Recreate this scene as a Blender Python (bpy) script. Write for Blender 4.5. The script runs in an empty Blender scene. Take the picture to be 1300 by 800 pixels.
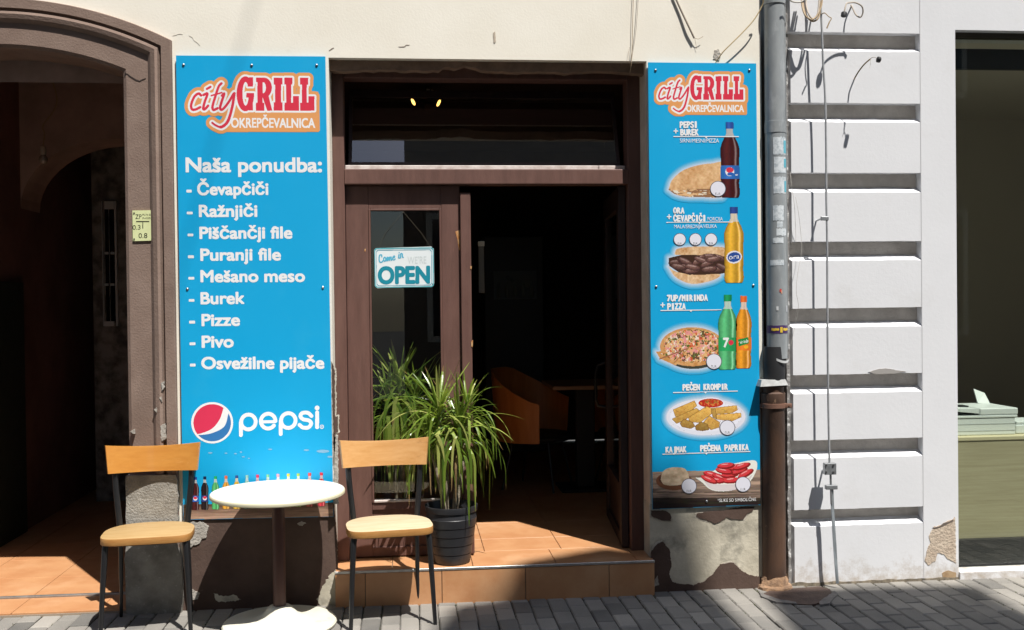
import bpy, bmesh, math, random
import numpy as np
from mathutils import Vector, Matrix, noise as mnoise
random.seed(7)
rng = np.random.default_rng(7)
SC = bpy.context.scene
COL = SC.collection
rad = math.radians

# ------------------------------------------------------------------ camera
F = 1300.0                      # focal length in photo pixels (photo 1300 x 800)
YAW, PITCH, ROLL = rad(5.578), rad(0.645), rad(0.6677)
EYE = np.array([0.0, -5.89, 1.70])
_f = np.array([math.sin(YAW)*math.cos(PITCH), math.cos(YAW)*math.cos(PITCH), -math.sin(PITCH)])
_r = np.array([math.cos(YAW), -math.sin(YAW), 0.0])
_d = np.cross(_f, _r)
_c, _s = math.cos(ROLL), math.sin(ROLL)
RIGHT, DOWN, FWD = _c*_r + _s*_d, -_s*_r + _c*_d, _f
cam = bpy.data.cameras.new('camera')
cam.sensor_fit = 'HORIZONTAL'; cam.sensor_width = 36.0; cam.lens = F/1300.0*36.0
cam.clip_start = 0.05; cam.clip_end = 2000
co = bpy.data.objects.new('camera', cam); COL.objects.link(co)
co.matrix_world = Matrix(((RIGHT[0], -DOWN[0], -FWD[0], EYE[0]), (RIGHT[1], -DOWN[1], -FWD[1], EYE[1]),
                          (RIGHT[2], -DOWN[2], -FWD[2], EYE[2]), (0, 0, 0, 1)))
SC.camera = co

def ray(px, py):
    return FWD + RIGHT*((px-650.0)/F) + DOWN*((py-400.0)/F)
def pw(px, py, y=0.0):
    """survey point on the upright plane at depth y"""
    k = ray(px, py); t = (y-EYE[1])/k[1]
    return Vector(EYE + k*t)
def pg(px, py, z=0.0):
    """survey point on the level plane at height z"""
    k = ray(px, py); t = (z-EYE[2])/k[2]
    return Vector(EYE + k*t)
def proj(X, Y, Z):
    dx, dy, dz = X-EYE[0], Y-EYE[1], Z-EYE[2]
    w = dx*FWD[0]+dy*FWD[1]+dz*FWD[2]
    return (650+F*(dx*RIGHT[0]+dy*RIGHT[1]+dz*RIGHT[2])/w, 400+F*(dx*DOWN[0]+dy*DOWN[1]+dz*DOWN[2])/w)

# ------------------------------------------------------------------ sky, sun, exposure
TOSUN = Vector((0.26, -0.43, 1.0)).normalized()
W = bpy.data.worlds.new('World'); SC.world = W; W.use_nodes = True
wn = W.node_tree; wn.nodes.clear()
sky = wn.nodes.new('ShaderNodeTexSky'); sky.sky_type = 'NISHITA'; sky.sun_disc = False
sky.sun_elevation = math.asin(TOSUN.z); sky.sun_rotation = math.atan2(TOSUN.x, TOSUN.y)
bg = wn.nodes.new('ShaderNodeBackground'); bg.inputs[1].default_value = 0.095
wo = wn.nodes.new('ShaderNodeOutputWorld')
wn.links.new(sky.outputs[0], bg.inputs[0]); wn.links.new(bg.outputs[0], wo.inputs[0])
sl = bpy.data.lights.new('sun', 'SUN'); sl.energy = 5.0; sl.angle = rad(0.5); sl.color = (1.0, 0.965, 0.915)
so = bpy.data.objects.new('sun', sl); COL.objects.link(so); so.location = (6, -12, 25)
so.rotation_euler = TOSUN.to_track_quat('Z', 'Y').to_euler()
vs = SC.view_settings; vs.view_transform = 'Standard'; vs.look = 'None'; vs.gamma = 1.0
vs.exposure = 0.50; vs.use_curve_mapping = False
SC.render.engine = 'CYCLES'
SC.cycles.use_denoising = True
SC.cycles.max_bounces = 8; SC.cycles.transparent_max_bounces = 12

# ------------------------------------------------------------------ materials
def lin(c):
    return tuple((v/12.92 if v <= .04045 else ((v+.055)/1.055)**2.4) for v in (x/255.0 for x in c))
MATS = {}
def mat(name, col, rough=.6, col2=None, scale=6.0, bump=0.0, bscale=60.0, spec=.5, metal=0.0, detail=6.0, lo=.35, hi=.65,
        stretch=None, col3=None, scale3=1.5, lo3=.55, hi3=.7, coords='Object', coat=0.0):
    if name in MATS: return MATS[name]
    m = bpy.data.materials.new(name); m.use_nodes = True
    nt = m.node_tree; L = nt.links.new; b = nt.nodes['Principled BSDF']
    b.inputs['Base Color'].default_value = (*col, 1); b.inputs['Roughness'].default_value = rough
    b.inputs['Specular IOR Level'].default_value = spec; b.inputs['Metallic'].default_value = metal
    b.inputs['Coat Weight'].default_value = coat
    tc = nt.nodes.new('ShaderNodeTexCoord'); src = tc.outputs[coords]
    if stretch:
        mp = nt.nodes.new('ShaderNodeMapping'); mp.inputs['Scale'].default_value = stretch; L(src, mp.inputs[0]); src = mp.outputs[0]
    def nz(sc, d=detail, r=.6):
        n = nt.nodes.new('ShaderNodeTexNoise'); n.inputs['Scale'].default_value = sc; n.inputs['Detail'].default_value = d
        n.inputs['Roughness'].default_value = r; L(src, n.inputs['Vector']); return n.outputs['Fac']
    def ramp(f, a, z):
        r = nt.nodes.new('ShaderNodeMapRange'); r.inputs['From Min'].default_value = a; r.inputs['From Max'].default_value = z
        L(f, r.inputs['Value']); return r.outputs['Result']
    def mix(f, A, B):
        x = nt.nodes.new('ShaderNodeMix'); x.data_type = 'RGBA'; L(f, x.inputs['Factor'])
        for k, v in ((6, A), (7, B)):
            if isinstance(v, tuple): x.inputs[k].default_value = (*v, 1)
            else: L(v, x.inputs[k])
        return x.outputs[2]
    c = None
    if col2:
        c = mix(ramp(nz(scale), lo, hi), col, col2)
    if col3:
        c = mix(ramp(nz(scale3, 8, .65), lo3, hi3), c if c is not None else col, col3)
    if c is not None: L(c, b.inputs['Base Color'])
    if bump:
        bp = nt.nodes.new('ShaderNodeBump'); bp.inputs['Strength'].default_value = bump; bp.inputs['Distance'].default_value = .01
        L(nz(bscale, 5, .6), bp.inputs['Height']); L(bp.outputs[0], b.inputs['Normal'])
    # a touch of uneven gloss
    rr = nt.nodes.new('ShaderNodeMapRange'); rr.inputs['To Min'].default_value = max(0, rough-.1); rr.inputs['To Max'].default_value = min(1, rough+.1)
    L(nz(scale*1.7 if col2 else 12, 3), rr.inputs['Value']); L(rr.outputs[0], b.inputs['Roughness'])
    MATS[name] = m
    return m

def glass(name, tint=(.96, .98, .97), ior=1.5):
    if name in MATS: return MATS[name]
    m = bpy.data.materials.new(name); m.use_nodes = True; nt = m.node_tree; nt.nodes.clear(); L = nt.links.new
    o = nt.nodes.new('ShaderNodeOutputMaterial'); mx = nt.nodes.new('ShaderNodeMixShader')
    t = nt.nodes.new('ShaderNodeBsdfTransparent'); t.inputs[0].default_value = (*tint, 1)
    g = nt.nodes.new('ShaderNodeBsdfGlossy'); g.inputs['Roughness'].default_value = .0
    fr = nt.nodes.new('ShaderNodeFresnel'); ge = nt.nodes.new('ShaderNodeNewGeometry'); mr = nt.nodes.new('ShaderNodeMapRange')
    mr.inputs['To Min'].default_value = ior; mr.inputs['To Max'].default_value = 1/ior     # same reflectance from both sides of the pane
    L(ge.outputs['Backfacing'], mr.inputs['Value']); L(mr.outputs[0], fr.inputs[0])
    L(fr.outputs[0], mx.inputs[0]); L(t.outputs[0], mx.inputs[1]); L(g.outputs[0], mx.inputs[2]); L(mx.outputs[0], o.inputs[0])
    MATS[name] = m
    return m

def ink(name='printed_ink', rough=.35):
    if name in MATS: return MATS[name]
    m = bpy.data.materials.new(name); m.use_nodes = True; nt = m.node_tree; b = nt.nodes['Principled BSDF']
    a = nt.nodes.new('ShaderNodeAttribute'); a.attribute_name = 'ink'
    nt.links.new(a.outputs['Color'], b.inputs['Base Color']); b.inputs['Roughness'].default_value = rough
    b.inputs['Specular IOR Level'].default_value = .3
    MATS[name] = m
    return m

M_cream = mat('cream_plaster', (.87, .825, .72), .85, (.82, .77, .66), 2.2, .08, 70, spec=.2, col3=(.70, .64, .53), scale3=5, lo3=.64, hi3=.86)
M_greyplaster = mat('weathered_plaster', (.66, .61, .49), .9, (.46, .42, .33), 5, .25, 60, spec=.15, col3=(.16, .15, .125), scale3=4.5, lo3=.53, hi3=.72)
M_stucco = mat('brown_stucco', (.255, .185, .15), .92, (.215, .152, .122), 7, .28, 95, spec=.15, col3=(.28, .21, .17), scale3=30, lo3=.62, hi3=.8)
M_brownpaint = mat('brown_wall_paint', (.115, .077, .062), .9, (.085, .056, .045), 5, .25, 60, spec=.15, col3=(.2, .16, .13), scale3=14, lo3=.66, hi3=.78)
M_stone = mat('grey_base_stone', (.36, .34, .30), .95, (.22, .205, .18), 9, .8, 85, spec=.1, col3=(.46, .44, .40), scale3=35, lo3=.6, hi3=.7)
M_chip = mat('bare_mortar', (.50, .47, .42), .95, (.33, .30, .26), 16, .8, 70, spec=.1)
M_rim = mat('pale_plaster_rim', (.60, .55, .46), .95, (.40, .36, .29), 20, .6, 70)
M_wood = mat('brown_door_paint', (.155, .079, .062), .55, (.12, .060, .047), 4, .12, 40, spec=.4, stretch=(6, 6, 1), col3=(.25, .13, .10), scale3=9, lo3=.66, hi3=.8)
M_woodshade = mat('shaded_door_paint', (.045, .024, .021), .5, (.03, .017, .015), 4, .1, 40, stretch=(6, 6, 1))  # door paint darkened for the shaded transom sash and open leaf
M_whitestrip = mat('worn_white_paint', (.72, .66, .62), .6, (.5, .42, .38), 18, .2, 60)
M_tile = mat('terracotta_tile', (.545, .285, .135), .42, (.48, .225, .10), 5, .05, 60, spec=.5, col3=(.60, .345, .185), scale3=3, lo3=.5, hi3=.75)
M_grout = mat('grout', (.30, .24, .18), .9)
M_alu = mat('aluminium_trim', (.55, .54, .52), .45, metal=.8, col2=(.4, .39, .37), scale=20)
M_white = mat('white_wall_paint', (.77, .775, .79), .8, (.74, .745, .76), 4, .04, 80, spec=.2)
M_whitegrime = mat('white_wall_base', (.765, .77, .785), .88, (.735, .74, .755), 2.2, .08, 45, spec=.15, col3=(.68, .675, .67), scale3=3.2, lo3=.56, hi3=.85)
def low_dirt(m, col, top=.34):
    nt = m.node_tree; L = nt.links.new; b = nt.nodes['Principled BSDF']; src = b.inputs['Base Color'].links[0].from_socket
    g = nt.nodes.new('ShaderNodeNewGeometry'); sx = nt.nodes.new('ShaderNodeSeparateXYZ'); L(g.outputs['Position'], sx.inputs[0])
    h = nt.nodes.new('ShaderNodeMapRange'); h.inputs['From Min'].default_value = 0; h.inputs['From Max'].default_value = top; h.inputs['To Min'].default_value = .26; h.inputs['To Max'].default_value = -.16; L(sx.outputs['Z'], h.inputs['Value'])
    n = nt.nodes.new('ShaderNodeTexNoise'); n.inputs['Scale'].default_value = 11; n.inputs['Detail'].default_value = 10; n.inputs['Roughness'].default_value = .72; L(g.outputs['Position'], n.inputs['Vector'])
    a = nt.nodes.new('ShaderNodeMath'); L(h.outputs[0], a.inputs[0]); L(n.outputs['Fac'], a.inputs[1])
    f = nt.nodes.new('ShaderNodeMapRange'); f.inputs['From Min'].default_value = .60; f.inputs['From Max'].default_value = .86; f.inputs['To Max'].default_value = .8; L(a.outputs[0], f.inputs['Value'])
    x = nt.nodes.new('ShaderNodeMix'); x.data_type = 'RGBA'; L(f.outputs[0], x.inputs['Factor']); L(src, x.inputs[6]); x.inputs[7].default_value = (*col, 1); L(x.outputs[2], b.inputs['Base Color'])
low_dirt(M_whitegrime, (.40, .33, .25))
M_bare = mat('bare_beige_render', (.62, .52, .41), .95, (.50, .40, .31), 16, .8, 60, spec=.1, col3=(.75, .72, .68), scale3=9, lo3=.6, hi3=.68)
M_zinc = mat('zinc', (.34, .36, .365), .5, (.24, .26, .27), 9, .05, 40, metal=.12, stretch=(1, 1, .35), col3=(.42, .44, .45), scale3=16, lo3=.55, hi3=.72)
M_rust = mat('rusty_brown_iron', (.115, .058, .032), .7, (.062, .035, .024), 7, .25, 60, stretch=(1, 1, .5), col3=(.36, .22, .13), scale3=17, lo3=.66, hi3=.74)
M_black = mat('black_rubber', (.018, .018, .02), .6)
M_blackmetal = mat('black_metal', (.012, .012, .013), .38, spec=.5)
M_steel = mat('galvanised_steel', (.5, .52, .53), .45, metal=.8, col2=(.36, .37, .38), scale=25)
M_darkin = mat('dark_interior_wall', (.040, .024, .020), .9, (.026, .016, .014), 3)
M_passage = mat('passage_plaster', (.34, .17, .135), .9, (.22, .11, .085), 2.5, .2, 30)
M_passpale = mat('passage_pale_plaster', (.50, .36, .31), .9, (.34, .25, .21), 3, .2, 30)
M_glass = glass('window_glass')
M_transom = glass('transom_glass', (.9, .92, .92), 2.5)
M_green = glass('shop_glass', (.925, .95, .92))

# ------------------------------------------------------------------ objects
def thing(name, label, cat, loc=(0, 0, 0), rz=0.0, group=None):
    o = bpy.data.objects.new(name, None); COL.objects.link(o); o.empty_display_size = .1
    o.location = loc; o.rotation_euler = (0, 0, rz); o['label'] = label; o['category'] = cat
    if group: o['group'] = group
    return o
def tag(o, label=None, cat=None, group=None, kind=None):
    for k, v in (('label', label), ('category', cat), ('group', group), ('kind', kind)):
        if v: o[k] = v
    return o
def rootloc(p):
    v = Vector((0, 0, 0))
    while p is not None: v = v + Vector(p.location); p = p.parent
    return v

class MB:
    def __init__(s): s.bm = bmesh.new()
    def verts(s, pts): return [s.bm.verts.new(p) for p in pts]
    def face(s, pts):
        try: return s.bm.faces.new(s.verts(pts))
        except ValueError: return None
    def hexa(s, p):
        """8 corners: bottom loop 0-3, top loop 4-7"""
        v = s.verts(p)
        for q in ((3, 2, 1, 0), (4, 5, 6, 7), (0, 1, 5, 4), (1, 2, 6, 5), (2, 3, 7, 6), (3, 0, 4, 7)):
            s.bm.faces.new([v[i] for i in q])
        return v
    def box(s, a, b, bev=0.0, seg=2):
        x0, y0, z0 = (min(a[i], b[i]) for i in range(3)); x1, y1, z1 = (max(a[i], b[i]) for i in range(3))
        v = s.hexa([(x0, y0, z0), (x1, y0, z0), (x1, y1, z0), (x0, y1, z0), (x0, y0, z1), (x1, y0, z1), (x1, y1, z1), (x0, y1, z1)])
        if bev: s.bevel(v, bev, seg)
        return s
    def bevel(s, v, w, seg=2):
        es = list({e for q in v for e in q.link_edges})
        bmesh.ops.bevel(s.bm, geom=es, offset=w, segments=seg, affect='EDGES', profile=.5)
    def slab(s, poly, y0, y1, bev=0.0):
        """(x,z) outline pushed from y0 (front) to y1"""
        a = sum(poly[i][0]*poly[(i+1) % len(poly)][1]-poly[(i+1) % len(poly)][0]*poly[i][1] for i in range(len(poly)))
        if a < 0: poly = poly[::-1]
        n = len(poly)
        f = s.verts([(x, y0, z) for x, z in poly]); b = s.verts([(x, y1, z) for x, z in poly])
        fs = [s.bm.faces.new(f), s.bm.faces.new(b[::-1])]
        for i in range(n):
            j = (i+1) % n; s.bm.faces.new((f[j], f[i], b[i], b[j]))
        if n > 4:
            for q in fs: q.normal_update()
            bmesh.ops.triangulate(s.bm, faces=fs)
        return s
    def flat(s, poly, z0, z1):
        """(x,y) outline pushed from z0 to z1"""
        a = sum(poly[i][0]*poly[(i+1) % len(poly)][1]-poly[(i+1) % len(poly)][0]*poly[i][1] for i in range(len(poly)))
        if a < 0: poly = poly[::-1]
        n = len(poly); lo = s.verts([(x, y, z0) for x, y in poly]); hi = s.verts([(x, y, z1) for x, y in poly])
        fs = [s.bm.faces.new(hi), s.bm.faces.new(lo[::-1])]
        for i in range(n):
            j = (i+1) % n; s.bm.faces.new((lo[i], lo[j], hi[j], hi[i]))
        if n > 4:
            for q in fs: q.normal_update()
            bmesh.ops.triangulate(s.bm, faces=fs)
        return s
    def tube(s, pts, r, n=10, cap=True):
        pts = [Vector(p) for p in pts]; rs = r if isinstance(r, (list, tuple)) else [r]*len(pts)
        up = Vector((0, 0, 1)); rings = []; prev = None
        for i, p in enumerate(pts):
            t = (pts[min(i+1, len(pts)-1)]-pts[max(i-1, 0)]).normalized()
            if prev is None:
                a = t.cross(up)
                if a.length < .05: a = t.cross(Vector((1, 0, 0)))
            else: a = prev-t*prev.dot(t)
            a.normalize(); prev = a; b = t.cross(a)
            rings.append([s.bm.verts.new(p+(a*math.cos(2*math.pi*k/n)+b*math.sin(2*math.pi*k/n))*rs[i]) for k in range(n)])
        for i in range(len(rings)-1):
            for k in range(n):
                s.bm.faces.new((rings[i][k], rings[i][(k+1) % n], rings[i+1][(k+1) % n], rings[i+1][k]))
        if cap: s.bm.faces.new(rings[0][::-1]); s.bm.faces.new(rings[-1])
        return s
    def lathe(s, c, prof, n=48, cap=True):
        """profile of (radius, z) from bottom to top round the upright through c"""
        rings = [[s.bm.verts.new((c[0]+r*math.cos(2*math.pi*k/n), c[1]+r*math.sin(2*math.pi*k/n), c[2]+z)) for k in range(n)] for r, z in prof]
        for i in range(len(rings)-1):
            for k in range(n):
                s.bm.faces.new((rings[i][k], rings[i][(k+1) % n], rings[i+1][(k+1) % n], rings[i+1][k]))
        if cap: s.bm.faces.new(rings[0][::-1]); s.bm.faces.new(rings[-1])
        return s
    def build(s, name, m, parent=None, smooth=False, label=None, angle=40):
        bmesh.ops.recalc_face_normals(s.bm, faces=s.bm.faces[:])
        me = bpy.data.meshes.new(name); s.bm.to_mesh(me); s.bm.free()
        if parent is not None: me.transform(Matrix.Translation(-rootloc(parent)))
        for q in (m if isinstance(m, (list, tuple)) else [m]): me.materials.append(q)
        if smooth: me.shade_smooth(); me.set_sharp_from_angle(angle=rad(angle))
        o = bpy.data.objects.new(name, me); COL.objects.link(o)
        if parent is not None: o.parent = parent
        if label: o['label'] = label
        return o

def xz(px, py, y=0.0):
    p = pw(px, py, y); return (p.x, p.z)
def spline(pts, n=8):
    """Catmull-Rom through the points"""
    P = [Vector(p) for p in pts]; P = [P[0]*2-P[1]]+P+[P[-1]*2-P[-2]]; out = []
    for i in range(1, len(P)-2):
        for k in range(n):
            t = k/n; a, b, c, d = P[i-1:i+3]
            out.append(.5*((2*b)+(c-a)*t+(2*a-5*b+4*c-d)*t*t+(3*b-a-3*c+d)*t**3))
    out.append(P[-2]); return out
def ragged(pts, amp=.006, step=.012, seed=0):
    """roughen a closed (x,z) outline"""
    out = []; n = len(pts)
    for i in range(n):
        a, b = Vector(pts[i]), Vector(pts[(i+1) % n]); L = (b-a).length; k = max(1, int(L/step))
        nrm = Vector((-(b-a).y, (b-a).x)).normalized() if L > 0 else Vector((0, 0))
        for j in range(k):
            q = a.lerp(b, j/k); o = mnoise.noise(Vector((q.x*40+seed*9.1, q.y*40, seed)))*amp+mnoise.noise(Vector((q.x*120, q.y*120, seed+5)))*amp*.8+mnoise.noise(Vector((q.x*330, q.y*330, seed+7)))*amp*.6
            out.append(tuple(q+nrm*o))
    return out

# ------------------------------------------------------------------ ground
T = MB(); T.flat([(-60, -60), (60, -60), (60, 60), (-60, 60)], -.30, -.016)
tag(T.build('ground', mat('sand_bed', (.09, .085, .075), .95, (.05, .05, .04), 30, .5, 90)), kind='structure')
bm = MB(); bw, bl, gap = .104, .208, .005
cols = []
for i in range(-48, 62):
    x0 = i*bw+.02
    off = (i % 2)*bl*.5+rng.normal(0, .004)
    for j in range(0, 16):
        y1 = -.004-(j-1)*bl-off
        y0 = y1-bl
        y1 = min(y1, .02)
        if y1-y0 < .03: continue
        dz = rng.normal(0, .0016); tx, ty = rng.normal(0, .004), rng.normal(0, .008)
        jx = rng.normal(0, .0012)
        b0 = .007; xs = (x0+gap/2+jx, x0+bw-gap/2+jx); ys = (y0+gap/2, y1-gap/2)
        cx, cy = x0+bw/2, (y0+y1)/2
        def hz(x, y, base=0): return base+dz+(x-cx)*ty+(y-cy)*tx
        lo = [(xs[0], ys[0]), (xs[1], ys[0]), (xs[1], ys[1]), (xs[0], ys[1])]
        hi = [(xs[0]+b0, ys[0]+b0), (xs[1]-b0, ys[0]+b0), (xs[1]-b0, ys[1]-b0), (xs[0]+b0, ys[1]-b0)]
        vb = bm.verts([(x, y, -.03) for x, y in lo]); vm = bm.verts([(x, y, hz(x, y, -.006)) for x, y in lo]); vt = bm.verts([(x, y, hz(x, y)) for x, y in hi])
        n0 = len(bm.bm.faces)
        for A, B in ((vb, vm), (vm, vt)):
            for k in range(4): bm.bm.faces.new((A[k], A[(k+1) % 4], B[(k+1) % 4], B[k]))
        bm.bm.faces.new(vt)
        g = max(.05, .5+rng.normal(0, .21)); cols += [g]*9
m = bpy.data.materials.new('paving_brick'); m.use_nodes = True; nt = m.node_tree; L = nt.links.new; B = nt.nodes['Principled BSDF']
at = nt.nodes.new('ShaderNodeAttribute'); at.attribute_name = 'tone'
tc = nt.nodes.new('ShaderNodeTexCoord')
n1 = nt.nodes.new('ShaderNodeTexNoise'); n1.inputs['Scale'].default_value = 260; n1.inputs['Detail'].default_value = 3; L(tc.outputs['Object'], n1.inputs['Vector'])
n2 = nt.nodes.new('ShaderNodeTexNoise'); n2.inputs['Scale'].default_value = 3.5; n2.inputs['Detail'].default_value = 7; L(tc.outputs['Object'], n2.inputs['Vector'])
a1 = nt.nodes.new('ShaderNodeMath'); a1.operation = 'MULTIPLY_ADD'; L(n1.outputs['Fac'], a1.inputs[0]); a1.inputs[1].default_value = .9; L(at.outputs['Fac'], a1.inputs[2])
a2 = nt.nodes.new('ShaderNodeMath'); a2.operation = 'MULTIPLY_ADD'; L(n2.outputs['Fac'], a2.inputs[0]); a2.inputs[1].default_value = .9; L(a1.outputs[0], a2.inputs[2])
cr = nt.nodes.new('ShaderNodeValToRGB'); mr = nt.nodes.new('ShaderNodeMapRange'); mr.inputs['From Min'].default_value = .75; mr.inputs['From Max'].default_value = 2.1
L(a2.outputs[0], mr.inputs['Value']); L(mr.outputs[0], cr.inputs[0])
cr.color_ramp.elements[0].color = (.12, .116, .108, 1); cr.color_ramp.elements[1].color = (.37, .345, .305, 1)
L(cr.outputs[0], B.inputs['Base Color']); B.inputs['Roughness'].default_value = .88; B.inputs['Specular IOR Level'].default_value = .25
bp = nt.nodes.new('ShaderNodeBump'); bp.inputs['Strength'].default_value = .6; bp.inputs['Distance'].default_value = .004
L(n1.outputs['Fac'], bp.inputs['Height']); L(bp.outputs[0], B.inputs['Normal'])
pav = bm.build('pavement', m)
ca = pav.data.attributes.new('tone', 'FLOAT', 'FACE'); ca.data.foreach_set('value', np.array(cols[:len(pav.data.polygons)], dtype=np.float32))
tag(pav, kind='structure')
# moss and sand in the joints
ms = MB()
for k in range(900):
    x = rng.uniform(-3.6, 4.2); y = -abs(rng.normal(0, .35))-.0
    if x < 1.2 and rng.random() < .7: continue
    i = round((x-.02)/bw); x = i*bw+.02+rng.normal(0, .003)
    for q in range(3):
        a = rng.uniform(0, 6.28); h = rng.uniform(.004, .012); c = Vector((x+rng.normal(0, .004), y+rng.normal(0, .012), -.008))
        d = Vector((math.cos(a), math.sin(a), 0))*.004
        ms.face([c-d, c+d, c+Vector((rng.normal(0, .003), rng.normal(0, .003), h))])
tag(ms.build('joint_moss', mat('moss', (.06, .085, .025), .9, (.11, .10, .05), 40)), kind='stuff')

# ------------------------------------------------------------------ the grill house
OX0, OX1 = pw(421.5, 400).x, pw(824, 400).x          # door opening
OZ = pw(620, 75.5).z
WX1 = pw(969, 400).x                                  # right end of the house
RY = .30                                              # wall thickness shown in the reveals
AC = pw(0, 60).x; AR = 1.78
AH = pw(160, 300).x-AC                                # half span of the arch
AZS = pw(160, 91).z                                   # springing
AZC = AZS-math.sqrt(AR**2-AH**2)                      # centre height
house = thing('restaurant_house', 'cream plastered house with brown arched gateway and brown grill doorway', 'building', (0, 0, 0))

def arch_path(off, zb=0.0, n=28):
    """outline of the gateway from right foot to left foot, offset outwards"""
    R = AR+off; h = AH+off; zs = AZC+math.sqrt(R*R-h*h)
    a0 = math.asin(h/R); pts = [(AC+h, zb)]
    pts += [(AC+R*math.sin(a), AZC+R*math.cos(a)) for a in np.linspace(a0, -a0, n)]
    pts.append((AC-h, zb)); return pts

wall = MB()
ap = arch_path(.10)[::-1]
wall.slab([(-7, 0), (-7, 7.5), (WX1, 7.5), (WX1, 0), (OX1, 0), (OX1, OZ), (OX0, OZ), (OX0, 0)]+ap[::-1], 0.0, RY)
wall.build('wall', M_cream, house)

sur = MB()
prof = [(0.0, RY), (0.0, .0), (.018, -.012), (.135, -.012), (.142, -.022), (.155, -.034), (.178, -.040), (.192, -.034), (.198, -.014), (.210, -.014), (.212, -.034), (.262, -.034), (.266, -.028), (.266, .004)]
rows = [arch_path(o, -.02) for o, y in prof]
for i in range(len(prof)-1):
    A, Bq = rows[i], rows[i+1]
    for k in range(len(A)-1):
        sur.face([(A[k][0], prof[i][1], A[k][1]), (A[k+1][0], prof[i][1], A[k+1][1]), (Bq[k+1][0], prof[i+1][1], Bq[k+1][1]), (Bq[k][0], prof[i+1][1], Bq[k][1])])
bmesh.ops.remove_doubles(sur.bm, verts=sur.bm.verts[:], dist=.0004)
sur.build('arch_surround', M_stucco, house, smooth=True, angle=25)

# grey stone at the foot of the right jamb
st = MB()
x0, x1 = pw(163, 700).x, pw(229, 700).x; zt = pw(195, 602).z
outl = [(x0-.006, -.02), (x1+.012, -.02), (x1+.018, .12), (x1+.012, .30), (x1-.004, .36), (x1, zt-.03), (x1-.01, zt), (x0+.004, zt), (x0, .38), (x0-.008, .3)]
st.slab(ragged(outl, .004, .03, 3), -.046, .05)
st.build('plinth_stone', M_stone, house)
# same stone at the foot of the left jamb (outside the picture)
st = MB(); st.slab(ragged([(2*AC-x, z) for x, z in outl], .004, .03, 3), -.055, .05); st.build('plinth_stone', M_stone, house)

# brown dado below the left board, paint and broken plaster
def patch(pxs, y0, m, name='paint_patch', seed=0, amp=.006, y1=.001):
    p = MB(); p.slab(ragged([xz(*q) for q in pxs], amp, .007, seed), y0, y1); o = p.build(name, m, house)
    if name == 'paint_patch':          # pale broken rim of the layer above
        c = [xz(*q) for q in pxs]; cx, cz = sum(v[0] for v in c)/len(c), sum(v[1] for v in c)/len(c)
        c = [(x+(.007 if x > cx else -.007), z+(.007 if z > cz else -.007)) for x, z in c]
        p = MB(); p.slab(ragged(c, amp*1.3, .007, seed+20), y0+.003, y1); p.build('broken_edge', M_rim, house)
    return o
patch([(236, 640), (424, 640), (429, 700), (430, 785), (232, 785), (234, 700)], -.010, M_brownpaint, 'dado_paint', 1, .003)
patch([(240, 662), (258, 662), (266, 668), (262, 680), (250, 692), (238, 694)], -.016, M_chip, 'plaster_chip', 2, .008)
patch([(238, 742), (246, 748), (254, 752), (252, 760), (243, 761), (240, 752)], -.015, M_chip, 'plaster_chip', 3)
patch([(418, 730), (427, 722), (431, 772), (410, 774), (402, 760)], -.014, M_greyplaster, 'plaster_chip', 5, .009)
patch([(272, 752), (284, 757), (300, 754), (306, 760), (290, 764), (274, 762)], -.013, M_greyplaster, 'plaster_chip', 6, .008)
patch([(378, 665), (384, 660), (389, 664), (384, 668)], -.013, M_chip, 'plaster_chip', 7)
# chipped right edge of the left pier
patch([(421.5, 460), (425, 470), (426, 560), (424, 590), (422.6, 520)], -.004, M_brownpaint, 'paint_patch', 8, .004)
patch([(424, 530), (429, 528), (429, 548), (425, 550)], -.006, M_brownpaint, 'paint_patch', 9, .003)
patch([(424, 555), (429, 552), (430, 640), (424, 640)], -.004, M_chip, 'plaster_chip', 10, .004)
# right pier: grey weathered foot with brown patches
patch([(824, 640), (966, 636), (967, 760), (826, 765)], -.006, M_greyplaster, 'weathered_base', 11, .001)
patch([(884, 652), (894, 649), (918, 648), (930, 645), (944, 643), (957, 643), (955, 648), (947, 653), (943, 659), (928, 659), (922, 656), (914, 662), (908, 664), (899, 661), (889, 658), (883, 655)], -.010, M_brownpaint, 'paint_patch', 12, .004)
patch([(826, 648), (845, 648), (852, 654), (851, 661), (838, 660), (827, 655)], -.010, M_brownpaint, 'paint_patch', 13, .004)
patch([(826, 700), (834, 690), (841, 687), (850, 699), (852, 715), (849, 728), (853, 738), (862, 741), (880, 742), (893, 738), (905, 728), (914, 716), (924, 714), (931, 714), (940, 724), (952, 730), (966, 732), (967, 765), (826, 770)], -.012, M_brownpaint, 'paint_patch', 14, .005)
patch([(828, 738), (834, 730), (836, 742), (830, 745)], -.015, M_chip, 'plaster_chip', 15, .006)
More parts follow.
